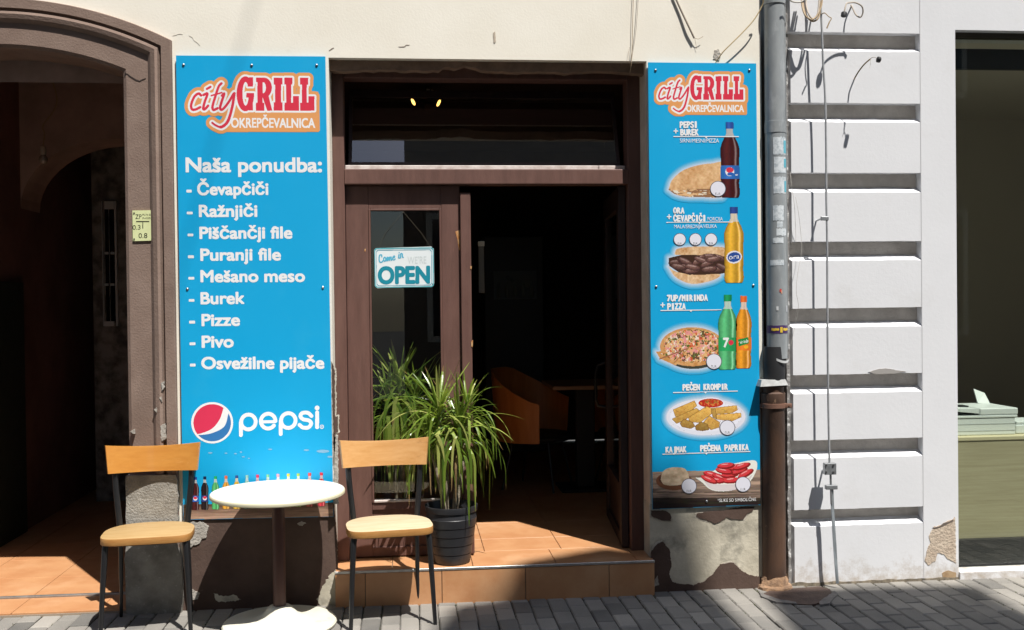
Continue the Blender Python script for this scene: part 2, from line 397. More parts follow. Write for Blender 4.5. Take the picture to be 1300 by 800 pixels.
# hairline cracks and chips in the upper wall
def crack(pxs, w, seed, m=None, yy=-.0015):
    pts = [Vector(xz(*q)) for q in pxs]; fine = []
    for a, b in zip(pts, pts[1:]):
        for k in range(5):
            q = a.lerp(b, k/5); fine.append(q+Vector((mnoise.noise(Vector((q.x*50, q.y*50, seed))), mnoise.noise(Vector((q.x*50, q.y*50, seed+9)))))*.006)
    fine.append(pts[-1]); up, dn = [], []
    for k, q in enumerate(fine):
        t = (fine[min(k+1, len(fine)-1)]-fine[max(k-1, 0)]).normalized(); nn = Vector((-t.y, t.x)); ww = w*(.25+.75*math.sin(math.pi*(k+.6)/(len(fine)+.2)))
        up.append(tuple(q+nn*ww)); dn.append(tuple(q-nn*ww))
    c = MB(); c.slab(up+dn[::-1], yy, .001); c.build('crack', m or mat('crack_shade', (.24, .19, .15), .95), house)
for k, (p, w) in enumerate([([(219, 46), (226, 44), (232, 44)], .0007), ([(240, 45), (246, 50), (254, 58)], .0006), ([(418, 65), (424, 61)], .005), ([(506, 59), (514, 59), (520, 57)], .0045)]):
    crack(p, w*.5, k)
patch([(626, 42), (628.5, 40), (629.5, 53), (627, 55)], -.003, mat('bare_mortar2', (.5, .42, .33), .95), 'plaster_chip', 31, .002)
patch([(907, 64), (912, 62), (915, 70), (913, 77), (905, 75)], -.004, M_chip, 'plaster_chip', 32, .006)
crack([(159, 92), (168, 99), (178, 104), (186, 100)], .003, 40, mat('crack_dark', (.05, .035, .03), .95), -.0145)
for k, pts in enumerate(([(205, 486), (208, 484), (209, 492), (206, 496)], [(196, 520), (199, 517), (200, 523)], [(204, 540), (210, 537), (212, 556), (206, 560)], [(166, 548), (170, 545), (171, 551)], [(203, 505), (206, 503), (206, 510)])):
    q = MB(); q.slab(ragged([xz(a, b, -.03) for a, b in pts], .004, .01, 60+k), -.0425, -.005); q.build('plaster_chip', M_chip, house)
# broken plaster edge under the lintel
lp = MB()
pts = [(OX0, OZ+.001), (OX1, OZ+.001), (OX1, OZ-.028)]
for k in range(60):
    x = OX1+(OX0-OX1)*k/59; pts.append((x, OZ-.055-.016*mnoise.noise(Vector((x*4, 3, 1)))-.012*mnoise.noise(Vector((x*17, 5, 1)))+(.02 if 560 < proj(x, 0, OZ)[0] < 610 else 0)))
lp.slab(pts, .055, .12); lp.build('lintel_plaster', mat('lintel_mortar', (.30, .20, .14), .95, (.2, .13, .09), 12, .5, 50), house)
# right jamb: shade of the reveal put into a tan colour, brown lower down
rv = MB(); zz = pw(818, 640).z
rv.box((OX1-.004, .004, zz), (OX1+.001, .17, OZ-.0)); rv.build('jamb_plaster', mat('jamb_shade_tan', (.62, .53, .43), .9, (.5, .42, .33), 10, .2, 60), house)
rv = MB(); rv.box((OX1-.005, .003, .0), (OX1+.001, .17, zz)); rv.build('jamb_plaster', M_greyplaster, house)

# ---- doorstep
SY = -.055
SZ = pw(680, 716.5, SY).z
step = MB(); sx0, sx1 = pw(425.5, 745, SY).x, OX1+.003
step.box((sx0, SY, -.02), (sx1, .32, SZ-.012)); step.build('step_core', M_grout, house)
def tiles(par, name, xs, ys, z, th=.011, j=.004):
    t = MB()
    for a, b in zip(xs, xs[1:]):
        for c, d in zip(ys, ys[1:]): t.box((a+j/2, c+j/2, z-th), (b-j/2, d-j/2, z), .0012, 1)
    return t.build(name, M_tile, par)
tx = [sx0, pw(464, 745, SY).x, pw(561, 745, SY).x, pw(667, 745, SY).x, pw(773, 745, SY).x, sx1]
ri = MB()
for a, b in zip(tx, tx[1:]): ri.box((a+.002, SY-.011, -.01), (b-.002, SY, SZ-.014), .0015, 1)
ri.build('step_riser', M_tile, house)
tiles(house, 'step_tread', [sx0]+[pw(q, 745, SY).x for q in (464+97*.35, 561+40, 707, 810)]+[sx1], [SY-.004, .30], SZ)
nz = MB(); nz.box((sx0, SY-.014, SZ-.013), (sx1, SY-.004, SZ+.002), .002, 1); nz.build('step_nosing', M_alu, house)

# ---- restaurant room behind the door
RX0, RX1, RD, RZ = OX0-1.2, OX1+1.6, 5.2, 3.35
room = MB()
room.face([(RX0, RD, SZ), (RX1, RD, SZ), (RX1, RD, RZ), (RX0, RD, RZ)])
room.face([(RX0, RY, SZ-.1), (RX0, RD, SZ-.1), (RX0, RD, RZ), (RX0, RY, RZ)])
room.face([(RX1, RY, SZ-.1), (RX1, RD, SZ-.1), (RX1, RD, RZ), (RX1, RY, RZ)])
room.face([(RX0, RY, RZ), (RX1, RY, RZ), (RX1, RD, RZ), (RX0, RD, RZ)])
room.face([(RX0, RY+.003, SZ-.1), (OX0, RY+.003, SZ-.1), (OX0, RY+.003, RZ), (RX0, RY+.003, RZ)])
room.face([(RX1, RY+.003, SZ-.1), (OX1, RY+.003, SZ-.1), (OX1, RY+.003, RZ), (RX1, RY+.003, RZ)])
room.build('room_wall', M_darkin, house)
fl = MB(); fl.box((RX0, .30, SZ-.1), (RX1, RD, SZ-.012)); fl.build('room_floor_bed', M_grout, house)
fx = np.arange(-5.45, 5, .47)+pw(618, 690, .1).x+5.45-.47*round(5.45/.47)
fx = [v for v in fx if RX0 <= v <= RX1]
tiles(house, 'room_floor', fx, [.302]+list(np.arange(.62, RD, .47)), SZ-.001)

# ---- door frame, transom, door leaves (depths: frame face .17, leaf face .225)
FY = .18
def fbox(a, b, y0, y1, bev=.003):
    """box between two survey points at depth y0"""
    p, q = pw(a[0], a[1], y0), pw(b[0], b[1], y0); t = MB(); t.box((p.x, y0, p.z), (q.x, y1, q.z), bev, 2); return t
fl_ = pw(431, 440, FY); fr_ = pw(800, 440, FY); FX0, FX1 = pw(437.5+.012*215, 440, FY).x, pw(797+.011*215, 440, FY).x
ZB1, ZB0 = pw(620, 214.8, FY).z, pw(620, 234.2, FY).z
fm = MB()
fm.box((OX0, FY, SZ), (FX0, FY+.13, OZ), .004)
fm.box((FX1, FY, SZ), (OX1, FY+.13, OZ), .004)
zt_ = pw(620, 100, FY).z
fm.box((FX0, FY+.002, zt_), (FX1, FY+.128, OZ), .004)
fm.build('door_frame', M_wood, house)
tb = MB(); tb.box((FX0+.0005, FY-.006, ZB0), (FX1+.004, FY+.10, ZB1), .005); tb.build('transom_bar', M_wood, house)
tb = MB(); tb.box((FX0+.002, FY+.055, ZB1), (FX1-.004, FY+.10, ZB1+.030), .004); tb.build('transom_sill', M_whitestrip, house)
# tilted transom sash
sz0 = ZB1+.032; sz1 = zt_-.010; sash = MB()
ty = math.tan(rad(21)); dpt = lambda z: FY+.075+(z-sz0)*ty
def slant(x0, x1, z0, z1, a=0.0, b=.028):
    sash.hexa([(x0, dpt(z0)+a, z0), (x1, dpt(z0)+a, z0), (x1, dpt(z0)+b, z0), (x0, dpt(z0)+b, z0), (x0, dpt(z1)+a, z1), (x1, dpt(z1)+a, z1), (x1, dpt(z1)+b, z1), (x0, dpt(z1)+b, z1)])
sa, sb = FX0+.02, FX1-.03; szt = sz0+(sz1-sz0)*.98
slant(sa, sb, sz0, sz0+.02); slant(sa, sb, szt-.045, szt); slant(sa, sa+.02, sz0+.021, szt-.046); slant(sb-.02, sb, sz0+.021, szt-.046)
ts = sash.build('transom_window', M_woodshade, house)
gl = MB(); gl.face([(sa+.02, dpt(sz0)+.012, sz0+.02), (sb-.02, dpt(sz0)+.012, sz0+.02), (sb-.02, dpt(szt-.05)+.012, szt-.045), (sa+.02, dpt(szt-.05)+.012, szt-.045)])
gl.build('glass', M_transom, ts)

LY = .225
def leaf(name, x0, x1, par, y=LY, th=.045, glz=None):
    """glazed door leaf between x0 and x1"""
    z0, z1 = SZ+.008, ZB0-.004
    gz0, gz1 = pw(515, 637, y).z, pw(515, 265, y).z
    gx0, gx1 = glz
    d = MB()
    d.box((x0, y, z0), (gx0, y+th, z1), .003); d.box((gx1, y, z0), (x1, y+th, z1), .003)
    d.box((gx0+.0005, y+.001, gz1), (gx1-.0005, y+th-.001, z1), .003); d.box((gx0+.0005, y+.001, gz0-.045), (gx1-.0005, y+th-.001, gz0), .003)
    d.box((gx0+.0005, y+.001, z0), (gx1-.0005, y+th-.001, z0+.055), .003); d.box((gx0, y+.014, z0+.05), (gx1, y+.03, gz0-.04))
    o = d.build(name, M_wood, par)
    f = MB()
    bw_ = .012
    f.box((gx0, y-.006, gz0), (gx0+bw_, y+.012, gz1), .003); f.box((gx1-bw_, y-.006, gz0), (gx1, y+.012, gz1), .003); f.box((gx0+bw_, y-.006, gz1-bw_), (gx1-bw_, y+.012, gz1), .003)
    f.build('glazing_bead', M_wood, o)
    f = MB(); f.box((gx0+bw_, y-.008, gz0), (gx1-bw_, y+.012, gz0+.014), .003); f.build('sill_bead', M_whitestrip, o)
    g = MB(); g.box((gx0+.004, y+.016, gz0), (gx1-.004, y+.021, gz1)); g.build('glass', M_glass, o)
    return o
lx0 = FX0+.002; lx1 = pw(584, 440, LY).x+.03
g0, g1 = pw(471+.012*130, 440, LY).x-.012, pw(558+.012*130, 440, LY).x+.012
door = leaf('door', lx0, pw(585.5, 440, LY).x, house, glz=(g0, g1))
az = MB(); ax0, ax1 = pw(586.2, 440, LY-.02).x, pw(599.5, 440, LY-.02).x
az.box((ax0, LY-.024, SZ+.01), (ax1, LY+.05, pw(591, 244.5, LY-.02).z), .006); az.build('meeting_post', M_wood, door)
# orange wood laid bare along the meeting edge
for pts in ([(578, 294), (584, 292), (584, 318), (582.5, 318), (581, 305)], [(463, 316), (464.5, 316), (464, 319.5), (462.6, 319)], [(597, 338), (599, 338), (598.5, 342), (597, 341)], [(598, 434), (600.5, 432), (600, 441), (598.4, 440)]):
    p = MB(); p.slab([xz(a, b, LY-.026 if a > 586 else LY-.001) for a, b in pts], LY-.0265 if pts[0][0] > 586 else LY-.0015, LY+.002); p.build('bare_wood', mat('bare_wood', (.45, .17, .04), .7, (.6, .4, .2), 60), door)
# open right leaf, folded back into the room along the right jamb
rl = bpy.data.objects.new('door', None); COL.objects.link(rl); rl.parent = house; rl['label'] = 'open door leaf, coloured darker for shade, folded into the room'
hx, hy = FX1-.004, FY+.06
rl.location = (hx, hy, 0)
def swing(mb, name, m, par):
    o = mb.build(name, m); o.parent = par; return o
wd = FX1-ax1-.0; z0, z1 = SZ+.008, ZB0-.004
def local_leaf():
    d = MB(); g0_, g1_ = .11, wd-.11; gz0, gz1 = SZ+.38, z1-.13
    d.box((0, 0, z0), (g0_, .045, z1), .003); d.box((g1_, 0, z0), (wd, .045, z1), .003)
    d.box((g0_+.0005, .001, gz1), (g1_-.0005, .044, z1), .003); d.box((g0_+.0005, .001, gz0-.05), (g1_-.0005, .044, gz0), .003); d.box((g0_+.0005, .001, z0), (g1_-.0005, .044, z0+.07), .003)
    d.box((g0_, .014, z0+.06), (g1_, .03, gz0-.04))
    g = MB(); g.box((g0_, .02, gz0), (g1_, .025, gz1))
    h = MB(); h.tube([(wd-.05, .05, 1.28), (wd-.05, .10, 1.26), (wd-.052, .115, 1.20), (wd-.052, .115, 1.02), (wd-.05, .10, .98), (wd-.05, .05, .97)], .011, 8)
    return d, g, h
d_, g_, h_ = local_leaf()
_n, _w = pg(799, 697, SZ), pg(773, 645, SZ); rl.rotation_euler = (0, 0, math.atan2(_w.y-_n.y, _w.x-_n.x))
swing(d_, 'leaf_panel', M_woodshade, rl); swing(g_, 'glass', M_glass, rl); swing(h_, 'handle', M_blackmetal, rl)
# pale handle strip seen inside the gap
# ---- gateway passage
PX0, PX1, PD, PZ = AC-AH-.05, AC+AH+.02, 6.5, AZS+.75
ZP0 = .022; ps = MB()
ps.face([(PX0, .31, 0), (PX0, PD, 0), (PX0, PD, PZ), (PX0, .31, PZ)])
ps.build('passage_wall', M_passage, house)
ps = MB(); ps.face([(PX1, .31, 0), (PX1, PD, 0), (PX1, PD, PZ), (PX1, .31, PZ)])
ps.face([(PX0, PD, 0), (PX1, PD, 0), (PX1, PD, PZ), (PX0, PD, PZ)])
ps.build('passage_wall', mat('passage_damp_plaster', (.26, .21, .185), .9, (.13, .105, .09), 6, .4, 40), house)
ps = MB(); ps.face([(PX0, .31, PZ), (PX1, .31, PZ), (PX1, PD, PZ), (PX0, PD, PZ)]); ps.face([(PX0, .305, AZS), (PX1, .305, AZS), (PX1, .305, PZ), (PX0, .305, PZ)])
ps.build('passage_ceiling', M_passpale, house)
def rib(y0, y1, half, crown, spring, m):
    """cross arch inside the passage"""
    cx = (PX0+PX1)/2+.0; t = MB(); pts = [(PX0+.001, spring-.0), (PX0+.001, PZ-.001), (PX1-.001, PZ-.001), (PX1-.001, spring)]
    for a in np.linspace(0, math.pi, 24): pts.append((cx+half*math.cos(a), spring+(crown-spring)*math.sin(a)))
    t.slab(pts, y0, y1); t.build('cross_arch', m, house)
rib(2.2, 2.6, .69, AZS-.02, AZS-.55, M_passpale)
rib(4.6, 4.9, .64, AZS-.35, AZS-1.0, M_passage)
# short return wall at the back right of the passage with a small barred window
wy = 3.3; ax_, bx_ = pw(117, 300, wy).x, PX1-.002
ps = MB(); ps.box((ax_, wy, 0), (bx_, wy+.2, PZ-.002)); ps.build('passage_wall', mat('passage_grey_plaster', (.30, .285, .26), .95, (.10, .095, .09), 7, .7, 30, lo=.4, hi=.6), house)
wf = MB()
def wbx(a, b, c, d, y0=-.03): 
    m0, m1 = pw(a, b, wy), pw(c, d, wy); wf.box((m0.x, wy+y0, m1.z), (m1.x, wy+.01, m0.z))
wbx(130, 256, 133.4, 414); wbx(146, 256, 151, 414); wbx(133.6, 256, 145.8, 266); wbx(133.6, 408, 145.8, 414); wbx(138.5, 266.4, 141, 407.6, -.02); wbx(133.6, 320, 138.3, 323, -.02); wbx(141.2, 320, 145.8, 323, -.02); wbx(133.6, 360, 138.3, 363, -.02); wbx(141.2, 360, 145.8, 363, -.02)
wfo = wf.build('passage_window', mat('pale_window_paint', (.62, .64, .64), .6), house)
g = MB(); m0, m1 = pw(133, 264, wy), pw(147, 410, wy); g.box((m0.x, wy-.006, m1.z), (m1.x, wy-.002, m0.z)); g.build('glass', mat('black_pane', (.01, .012, .014), .1), wfo)
# dark doorway recess on the left passage wall
dd = MB(); dd.box((PX0+.001, 1.5, .0), (PX0+.03, 2.15, 1.9)); dd.build('passage_door', mat('dark_green_door', (.03, .04, .032), .6), house)
pf = MB(); pf.box((PX0-.02, .02, -.02), (PX1+.02, PD, ZP0-.012)); pf.build('passage_floor_bed', M_grout, house)
ptx = sorted([pw(q, 740, .05).x for q in (-95, 18, 140)]); dx = ptx[1]-ptx[0]
txs = [v for v in [ptx[1]+dx*k for k in range(-4, 5)] if PX0-.02 <= v <= PX1+.4]
txs = [PX0]+[v for v in txs if PX0+.05 < v < PX1-.05]+[PX1]
yst = pg(90, 757, ZP0).y
tiles(house, 'passage_floor', txs, [yst+.03, yst+.46]+list(np.arange(yst+.46+.47, PD, .47)), ZP0)
tiles(house, 'passage_threshold', txs, [-.006, yst-.0], ZP0-.002)
th = MB(); th.box((PX0, yst+.002, ZP0-.02), (PX1, yst+.028, ZP0+.008), .003); th.build('threshold_strip', M_alu, house)
ts_ = MB(); ts_.box((PX0, -.012, -.02), (PX1, .02, ZP0-.013)); ts_.build('threshold_bed', M_grout, house)

# ------------------------------------------------------------------ the white house
white = thing('white_house', 'white rendered house front with long horizontal grooves and a shop window', 'building')
GX0 = pw(1000, 400).x; GX1 = pw(1170.5, 400).x; SX0 = pw(1215, 400).x; SX1 = SX0+2.4
SZ0, SZ1 = pw(1216, 726).z, pw(1214, 38).z; HX0 = pw(985, 400).x
ww = MB()
# pilaster strip, band above and below the shop window
ww.slab([(GX1, -.02), (GX1, 7.2), (9, 7.2), (9, -.02), (SX1, -.02), (SX1, SZ1), (SX0, SZ1), (SX0, -.02)], .0, .30)
ww.build('wall', M_whitegrime, white)
gys = [(41.4, 58), (131, 148), (219.5, 237), (306.5, 323.5), (391, 408), (475, 491.5), (557.5, 573.5), (645.5, 659.5)]
def groove(px_t, px_b):
    zt, zb = pw(1085, px_t).z, pw(1085, px_b).z; return zt, zb
gz = [groove(a, b) for a, b in gys]
pitch = gz[0][0]-gz[1][0]
gz = [(gz[0][0]+pitch*k, gz[0][1]+pitch*k) for k in range(5, 0, -1)]+gz
ch = .034; dep = .062; xe = GX1-.001
bb = MB()
tops = 7.2
edges = []
z_hi = 7.2
for zt, zb in gz:
    edges.append((z_hi, zt)); z_hi = zb-ch
edges.append((z_hi, -.02))
for k, (za, zb) in enumerate(edges):
    # block: face from zb (bottom arris) to za, with a splay on its top edge up to the groove bed
    top = za+ch if k else za
    n = 56; rows = []
    nz_ = lambda x, s, a: a*(mnoise.noise(Vector((x*6, s, k*3.7)))+.7*mnoise.noise(Vector((x*31, s+4, k*3.7)))+.5*min(0, mnoise.noise(Vector((x*13, s+8, k*1.7)))+.25)*2)
    for c in range(n+1):
        u = c/n; xf = GX0+.03+(xe-GX0-.03)*u; xb = GX0+(xe-GX0)*u
        b_, t_, t2 = zb-nz_(xf, 1, .0016), za+nz_(xf, 2, .0022), top+nz_(xb, 3, .003)
        rows.append(bb.verts([(xb, dep, b_), (xf, .0, b_), (xf, .0008*mnoise.noise(Vector((xf*9, za, 2))), (b_*2+t_)/3), (xf, 0, t_), (xb, dep, t2)]))
    for A, Bv in zip(rows, rows[1:]):
        for m_ in range(4): bb.bm.faces.new((A[m_], Bv[m_], Bv[m_+1], A[m_+1]))
    bb.bm.faces.new(rows[0]); bb.bm.faces.new(rows[-1][::-1])
bb.build('grooved_wall', M_whitegrime, white)
bk = MB(); bk.box((HX0, dep+.001, -.02), (GX1+.02, .30, 7.2)); bk.build('groove_bed', mat('groove_shade_grey', (.70, .655, .60), .9, (.54, .50, .455), 8, .3, 50), white)  # greyer than the wall; part of the groove shade is in this colour
# shallow joint and peeled render low on the pilaster
p = MB(); p.box((GX1-.002, -.0015, -.01), (GX1+.002, .002, 7.2)); p.build('wall_joint', mat('joint_grey', (.55, .55, .56), .9), white)
def wpatch(pxs, y0, m, seed, amp=.006, name='bare_patch'):
    p = MB(); p.slab(ragged([xz(*q) for q in pxs], amp, .012, seed), y0, .002); return p.build(name, m, white)
wpatch([(1186, 669), (1196, 666), (1203, 661), (1210, 660), (1212.5, 656), (1213.5, 715), (1208, 712), (1198, 704), (1190, 702), (1187, 712), (1178, 718), (1174, 712), (1176, 700), (1181, 690), (1179, 680)], -.0025, M_bare, 51)
wpatch([(1196, 728), (1204, 724), (1213, 727), (1214, 737), (1196, 737)], -.002, mat('rusty_stain', (.30, .19, .10), .95, (.45, .33, .2), 20), 52, .008)
p = MB()
pts = [xz(1184, 670), xz(1192, 668), xz(1200, 663), xz(1205, 662), xz(1209, 659.5), xz(1210, 661.5), xz(1204, 664), xz(1196, 668.5), xz(1186, 671.5)]
p.slab(ragged(pts, .002, .01, 4), -.004, .001); p.build('crack', mat('crack_dark2', (.15, .12, .1), .95), white)
# flaked upper arris on one groove
z6 = gz[5+5][0]
p = MB(); p.slab(ragged([xz(1102, 472.5), xz(1113, 469), xz(1124, 467.6), xz(1140, 470), xz(1150, 471.5), xz(1140, 474), xz(1112, 475)], .003, .012, 8), -.003, .001); p.build('bare_patch', mat('grey_flake', (.35, .33, .31), .9), white)
# cornice above the picture that shades the top of the wall
cn = MB(); zc = pw(1085, 12).z; pj = .36; cn.box((HX0, -pj, zc+pj/.37-.0), (9, .1, zc+pj/.37+.25), .02); cn.build('cornice', M_white, white)
# dirty line where wall meets paving
dl = MB(); pts = []
for k in range(80):
    x = GX0+(SX0-GX0)*k/79; pts.append((x, .012+.014*abs(mnoise.noise(Vector((x*9, 2, 0))))))
dl.slab([(GX0, -.02)]+pts+[(SX0, -.02)], -.003, .002); dl.build('base_stain', mat('base_dirt', (.10, .085, .065), .95, (.3, .25, .18), 30), white)
# shop window
win = MB(); fy = .055
win.box((SX0+.001, fy, SZ0+.02), (SX0+.012, fy+.05, SZ1-.001)); win.box((SX1-.05, fy, SZ0+.02), (SX1-.001, fy+.05, SZ1-.001)); win.box((SX0+.013, fy, SZ1-.03), (SX1-.051, fy+.05, SZ1-.001))
wino = win.build('shop_window', mat('bronze_frame', (.06, .05, .035), .45, metal=.4), white)
g = MB(); g.box((SX0+.006, fy+.02, SZ0+.02), (SX1-.03, fy+.026, SZ1-.02)); g.build('glass', M_green, wino)
sl_ = MB(); sl_.box((SX0+.001, -.012, SZ0-.085), (SX1-.001, .14, SZ0), .004); sl_.build('window_sill', M_whitegrime, white)
zk = pw(1216, 686, .1).z
bp_ = MB(); bp_.box((SX0+.002, .10, SZ0+.001), (SX1-.002, .13, zk)); bp_.build('kick_panel', mat('black_speckled_panel', (.016, .016, .018), .5, (.05, .05, .055), 220, lo=.6, hi=.75), white)
# shop interior
sr = MB(); c0, c1, cd, cz = SX0-.9, SX1+.6, 3.6, SZ1+.12
sr.face([(c0, cd, 0), (c1, cd, 0), (c1, cd, cz), (c0, cd, cz)]); sr.face([(c0, .31, 0), (c0, cd, 0), (c0, cd, cz), (c0, .31, cz)]); sr.face([(c1, .31, 0), (c1, cd, 0), (c1, cd, cz), (c1, .31, cz)])
sr.face([(c0, .31, cz), (c1, .31, cz), (c1, cd, cz), (c0, cd, cz)])
sr.face([(c0, .305, 0), (SX0, .305, 0), (SX0, .305, cz), (c0, .305, cz)])
sr.build('shop_room_wall', mat('shop_dark_wall', (.80, .74, .66), .8), white)
sf = MB(); sf.box((c0, .15, SZ0-.1), (c1, cd, SZ0)); sf.build('shop_floor', mat('shop_floor_grey', (.5, .47, .43), .5), white)
bl = MB(); za, zb = pw(1214, 87, .16).z, SZ1-.002; bl.box((SX0+.015, .16, za), (SX1-.05, .20, zb-.07)); bl.build('roller_blind_box', mat('black_blind', (.01, .01, .011), .6), white)
pp = MB(); pp.box((SX0+.25, 2.2, SZ0), (SX0+.68, 2.26, SZ0+1.9)); pp.build('inner_partition', mat('shop_partition', (.36, .33, .30), .7), white)

# counter, printer
cy = .14
ct = thing('shop_counter', 'greenish wood grained counter behind the shop glass, carrying a printer', 'counter', (SX0+.5, cy+.3, zk))
zc0, zc1 = pw(1216, 684, cy).z, pw(1216, 560, cy).z
q = MB(); q.box((SX0+.004, cy, zc0), (SX1-.06, cy+.02, zc1)); q.build('front_panel', mat('pale_wood_grain', (.50, .445, .30), .5, (.38, .33, .21), 5, .05, 30, stretch=(.5, .5, 14), lo=.3, hi=.7), ct)
q = MB(); q.box((SX0+.004, cy-.005, zc1), (SX1-.06, cy+.62, zc1+.022), .002); q.build('counter_top', mat('pale_counter', (.62, .55, .36), .45), ct)
q = MB(); q.box((SX0+.01, cy+.001, zc0-.009), (SX1-.07, cy+.025, zc0-.0005)); q.build('base_trim', M_alu, ct)
pr = thing('printer', 'pale flat-bed printer standing on the counter in the shop window', 'printer', (SX0+.2, cy+.25, zc1+.022))
py_ = cy+.07; X = lambda px: pw(px, 540, py_).x; Z = lambda v: pw(1250, v, py_).z
M_pr = mat('printer_plastic', (.72, .76, .755), .45); M_prd = mat('printer_grey', (.45, .48, .48), .5)
q = MB(); q.box((SX0+.02, py_, zc1+.0225), (X(1289), py_+.33, Z(531)), .006, 3); q.build('body', M_pr, pr)
q = MB(); q.box((SX0+.02, py_-.004, Z(530.6)), (X(1291.5), py_+.34, Z(527.6)), .003, 2); q.build('scanner_bed', M_pr, pr)
q = MB(); q.box((X(1244), py_-.002, Z(527.2)), (X(1292.5), py_+.34, Z(518.6)), .007, 3); q.build('scanner_lid', M_pr, pr)
q = MB(); q.box((SX0+.02, py_+.05, Z(527.2)), (X(1243), py_+.34, Z(520.5)), .002, 1); q.build('paper_cavity', M_black, pr)
q = MB(); a, b = SX0+.02, X(1243.4); q.hexa([(a, py_+.0, Z(520)), (b, py_+.0, Z(525)), (b, py_+.3, Z(525)), (a, py_+.3, Z(520)), (a, py_+.0, Z(518)), (b, py_+.0, Z(519.4)), (b, py_+.3, Z(519.4)), (a, py_+.3, Z(518))]); q.build('feeder_tray', M_pr, pr)
q = MB(); q.box((X(1232), py_+.12, Z(519.2)), (X(1243), py_+.2, Z(517.4))); q.build('control_panel', M_black, pr)
for v in (538.2, 546.8):
    q = MB(); q.box((SX0+.02, py_-.0015, Z(v+.5)), (X(1288.6), py_+.002, Z(v-.3))); q.build('tray_slot', M_prd, pr)
q = MB(); q.hexa([(X(1275), py_+.30, Z(518)), (X(1291), py_+.30, Z(519)), (X(1291), py_+.31, Z(519)), (X(1275), py_+.31, Z(518)), (X(1276), py_+.36, Z(500)), (X(1290.5), py_+.36, Z(506)), (X(1290.5), py_+.37, Z(506)), (X(1276), py_+.37, Z(500))]); q.build('paper_support', M_pr, pr)
bx = thing('paper_tray', 'small pale tray beside the printer on the shop counter', 'tray', (X(1297), cy+.2, zc1+.022))
q = MB(); q.box((X(1292), py_+.02, zc1+.023), (X(1330), py_+.25, Z(541)), .006, 2); q.box((X(1294), py_+.03, Z(540.5)), (X(1328), py_+.24, Z(537)), .004, 2); q.build('tray_body', M_pr, bx)

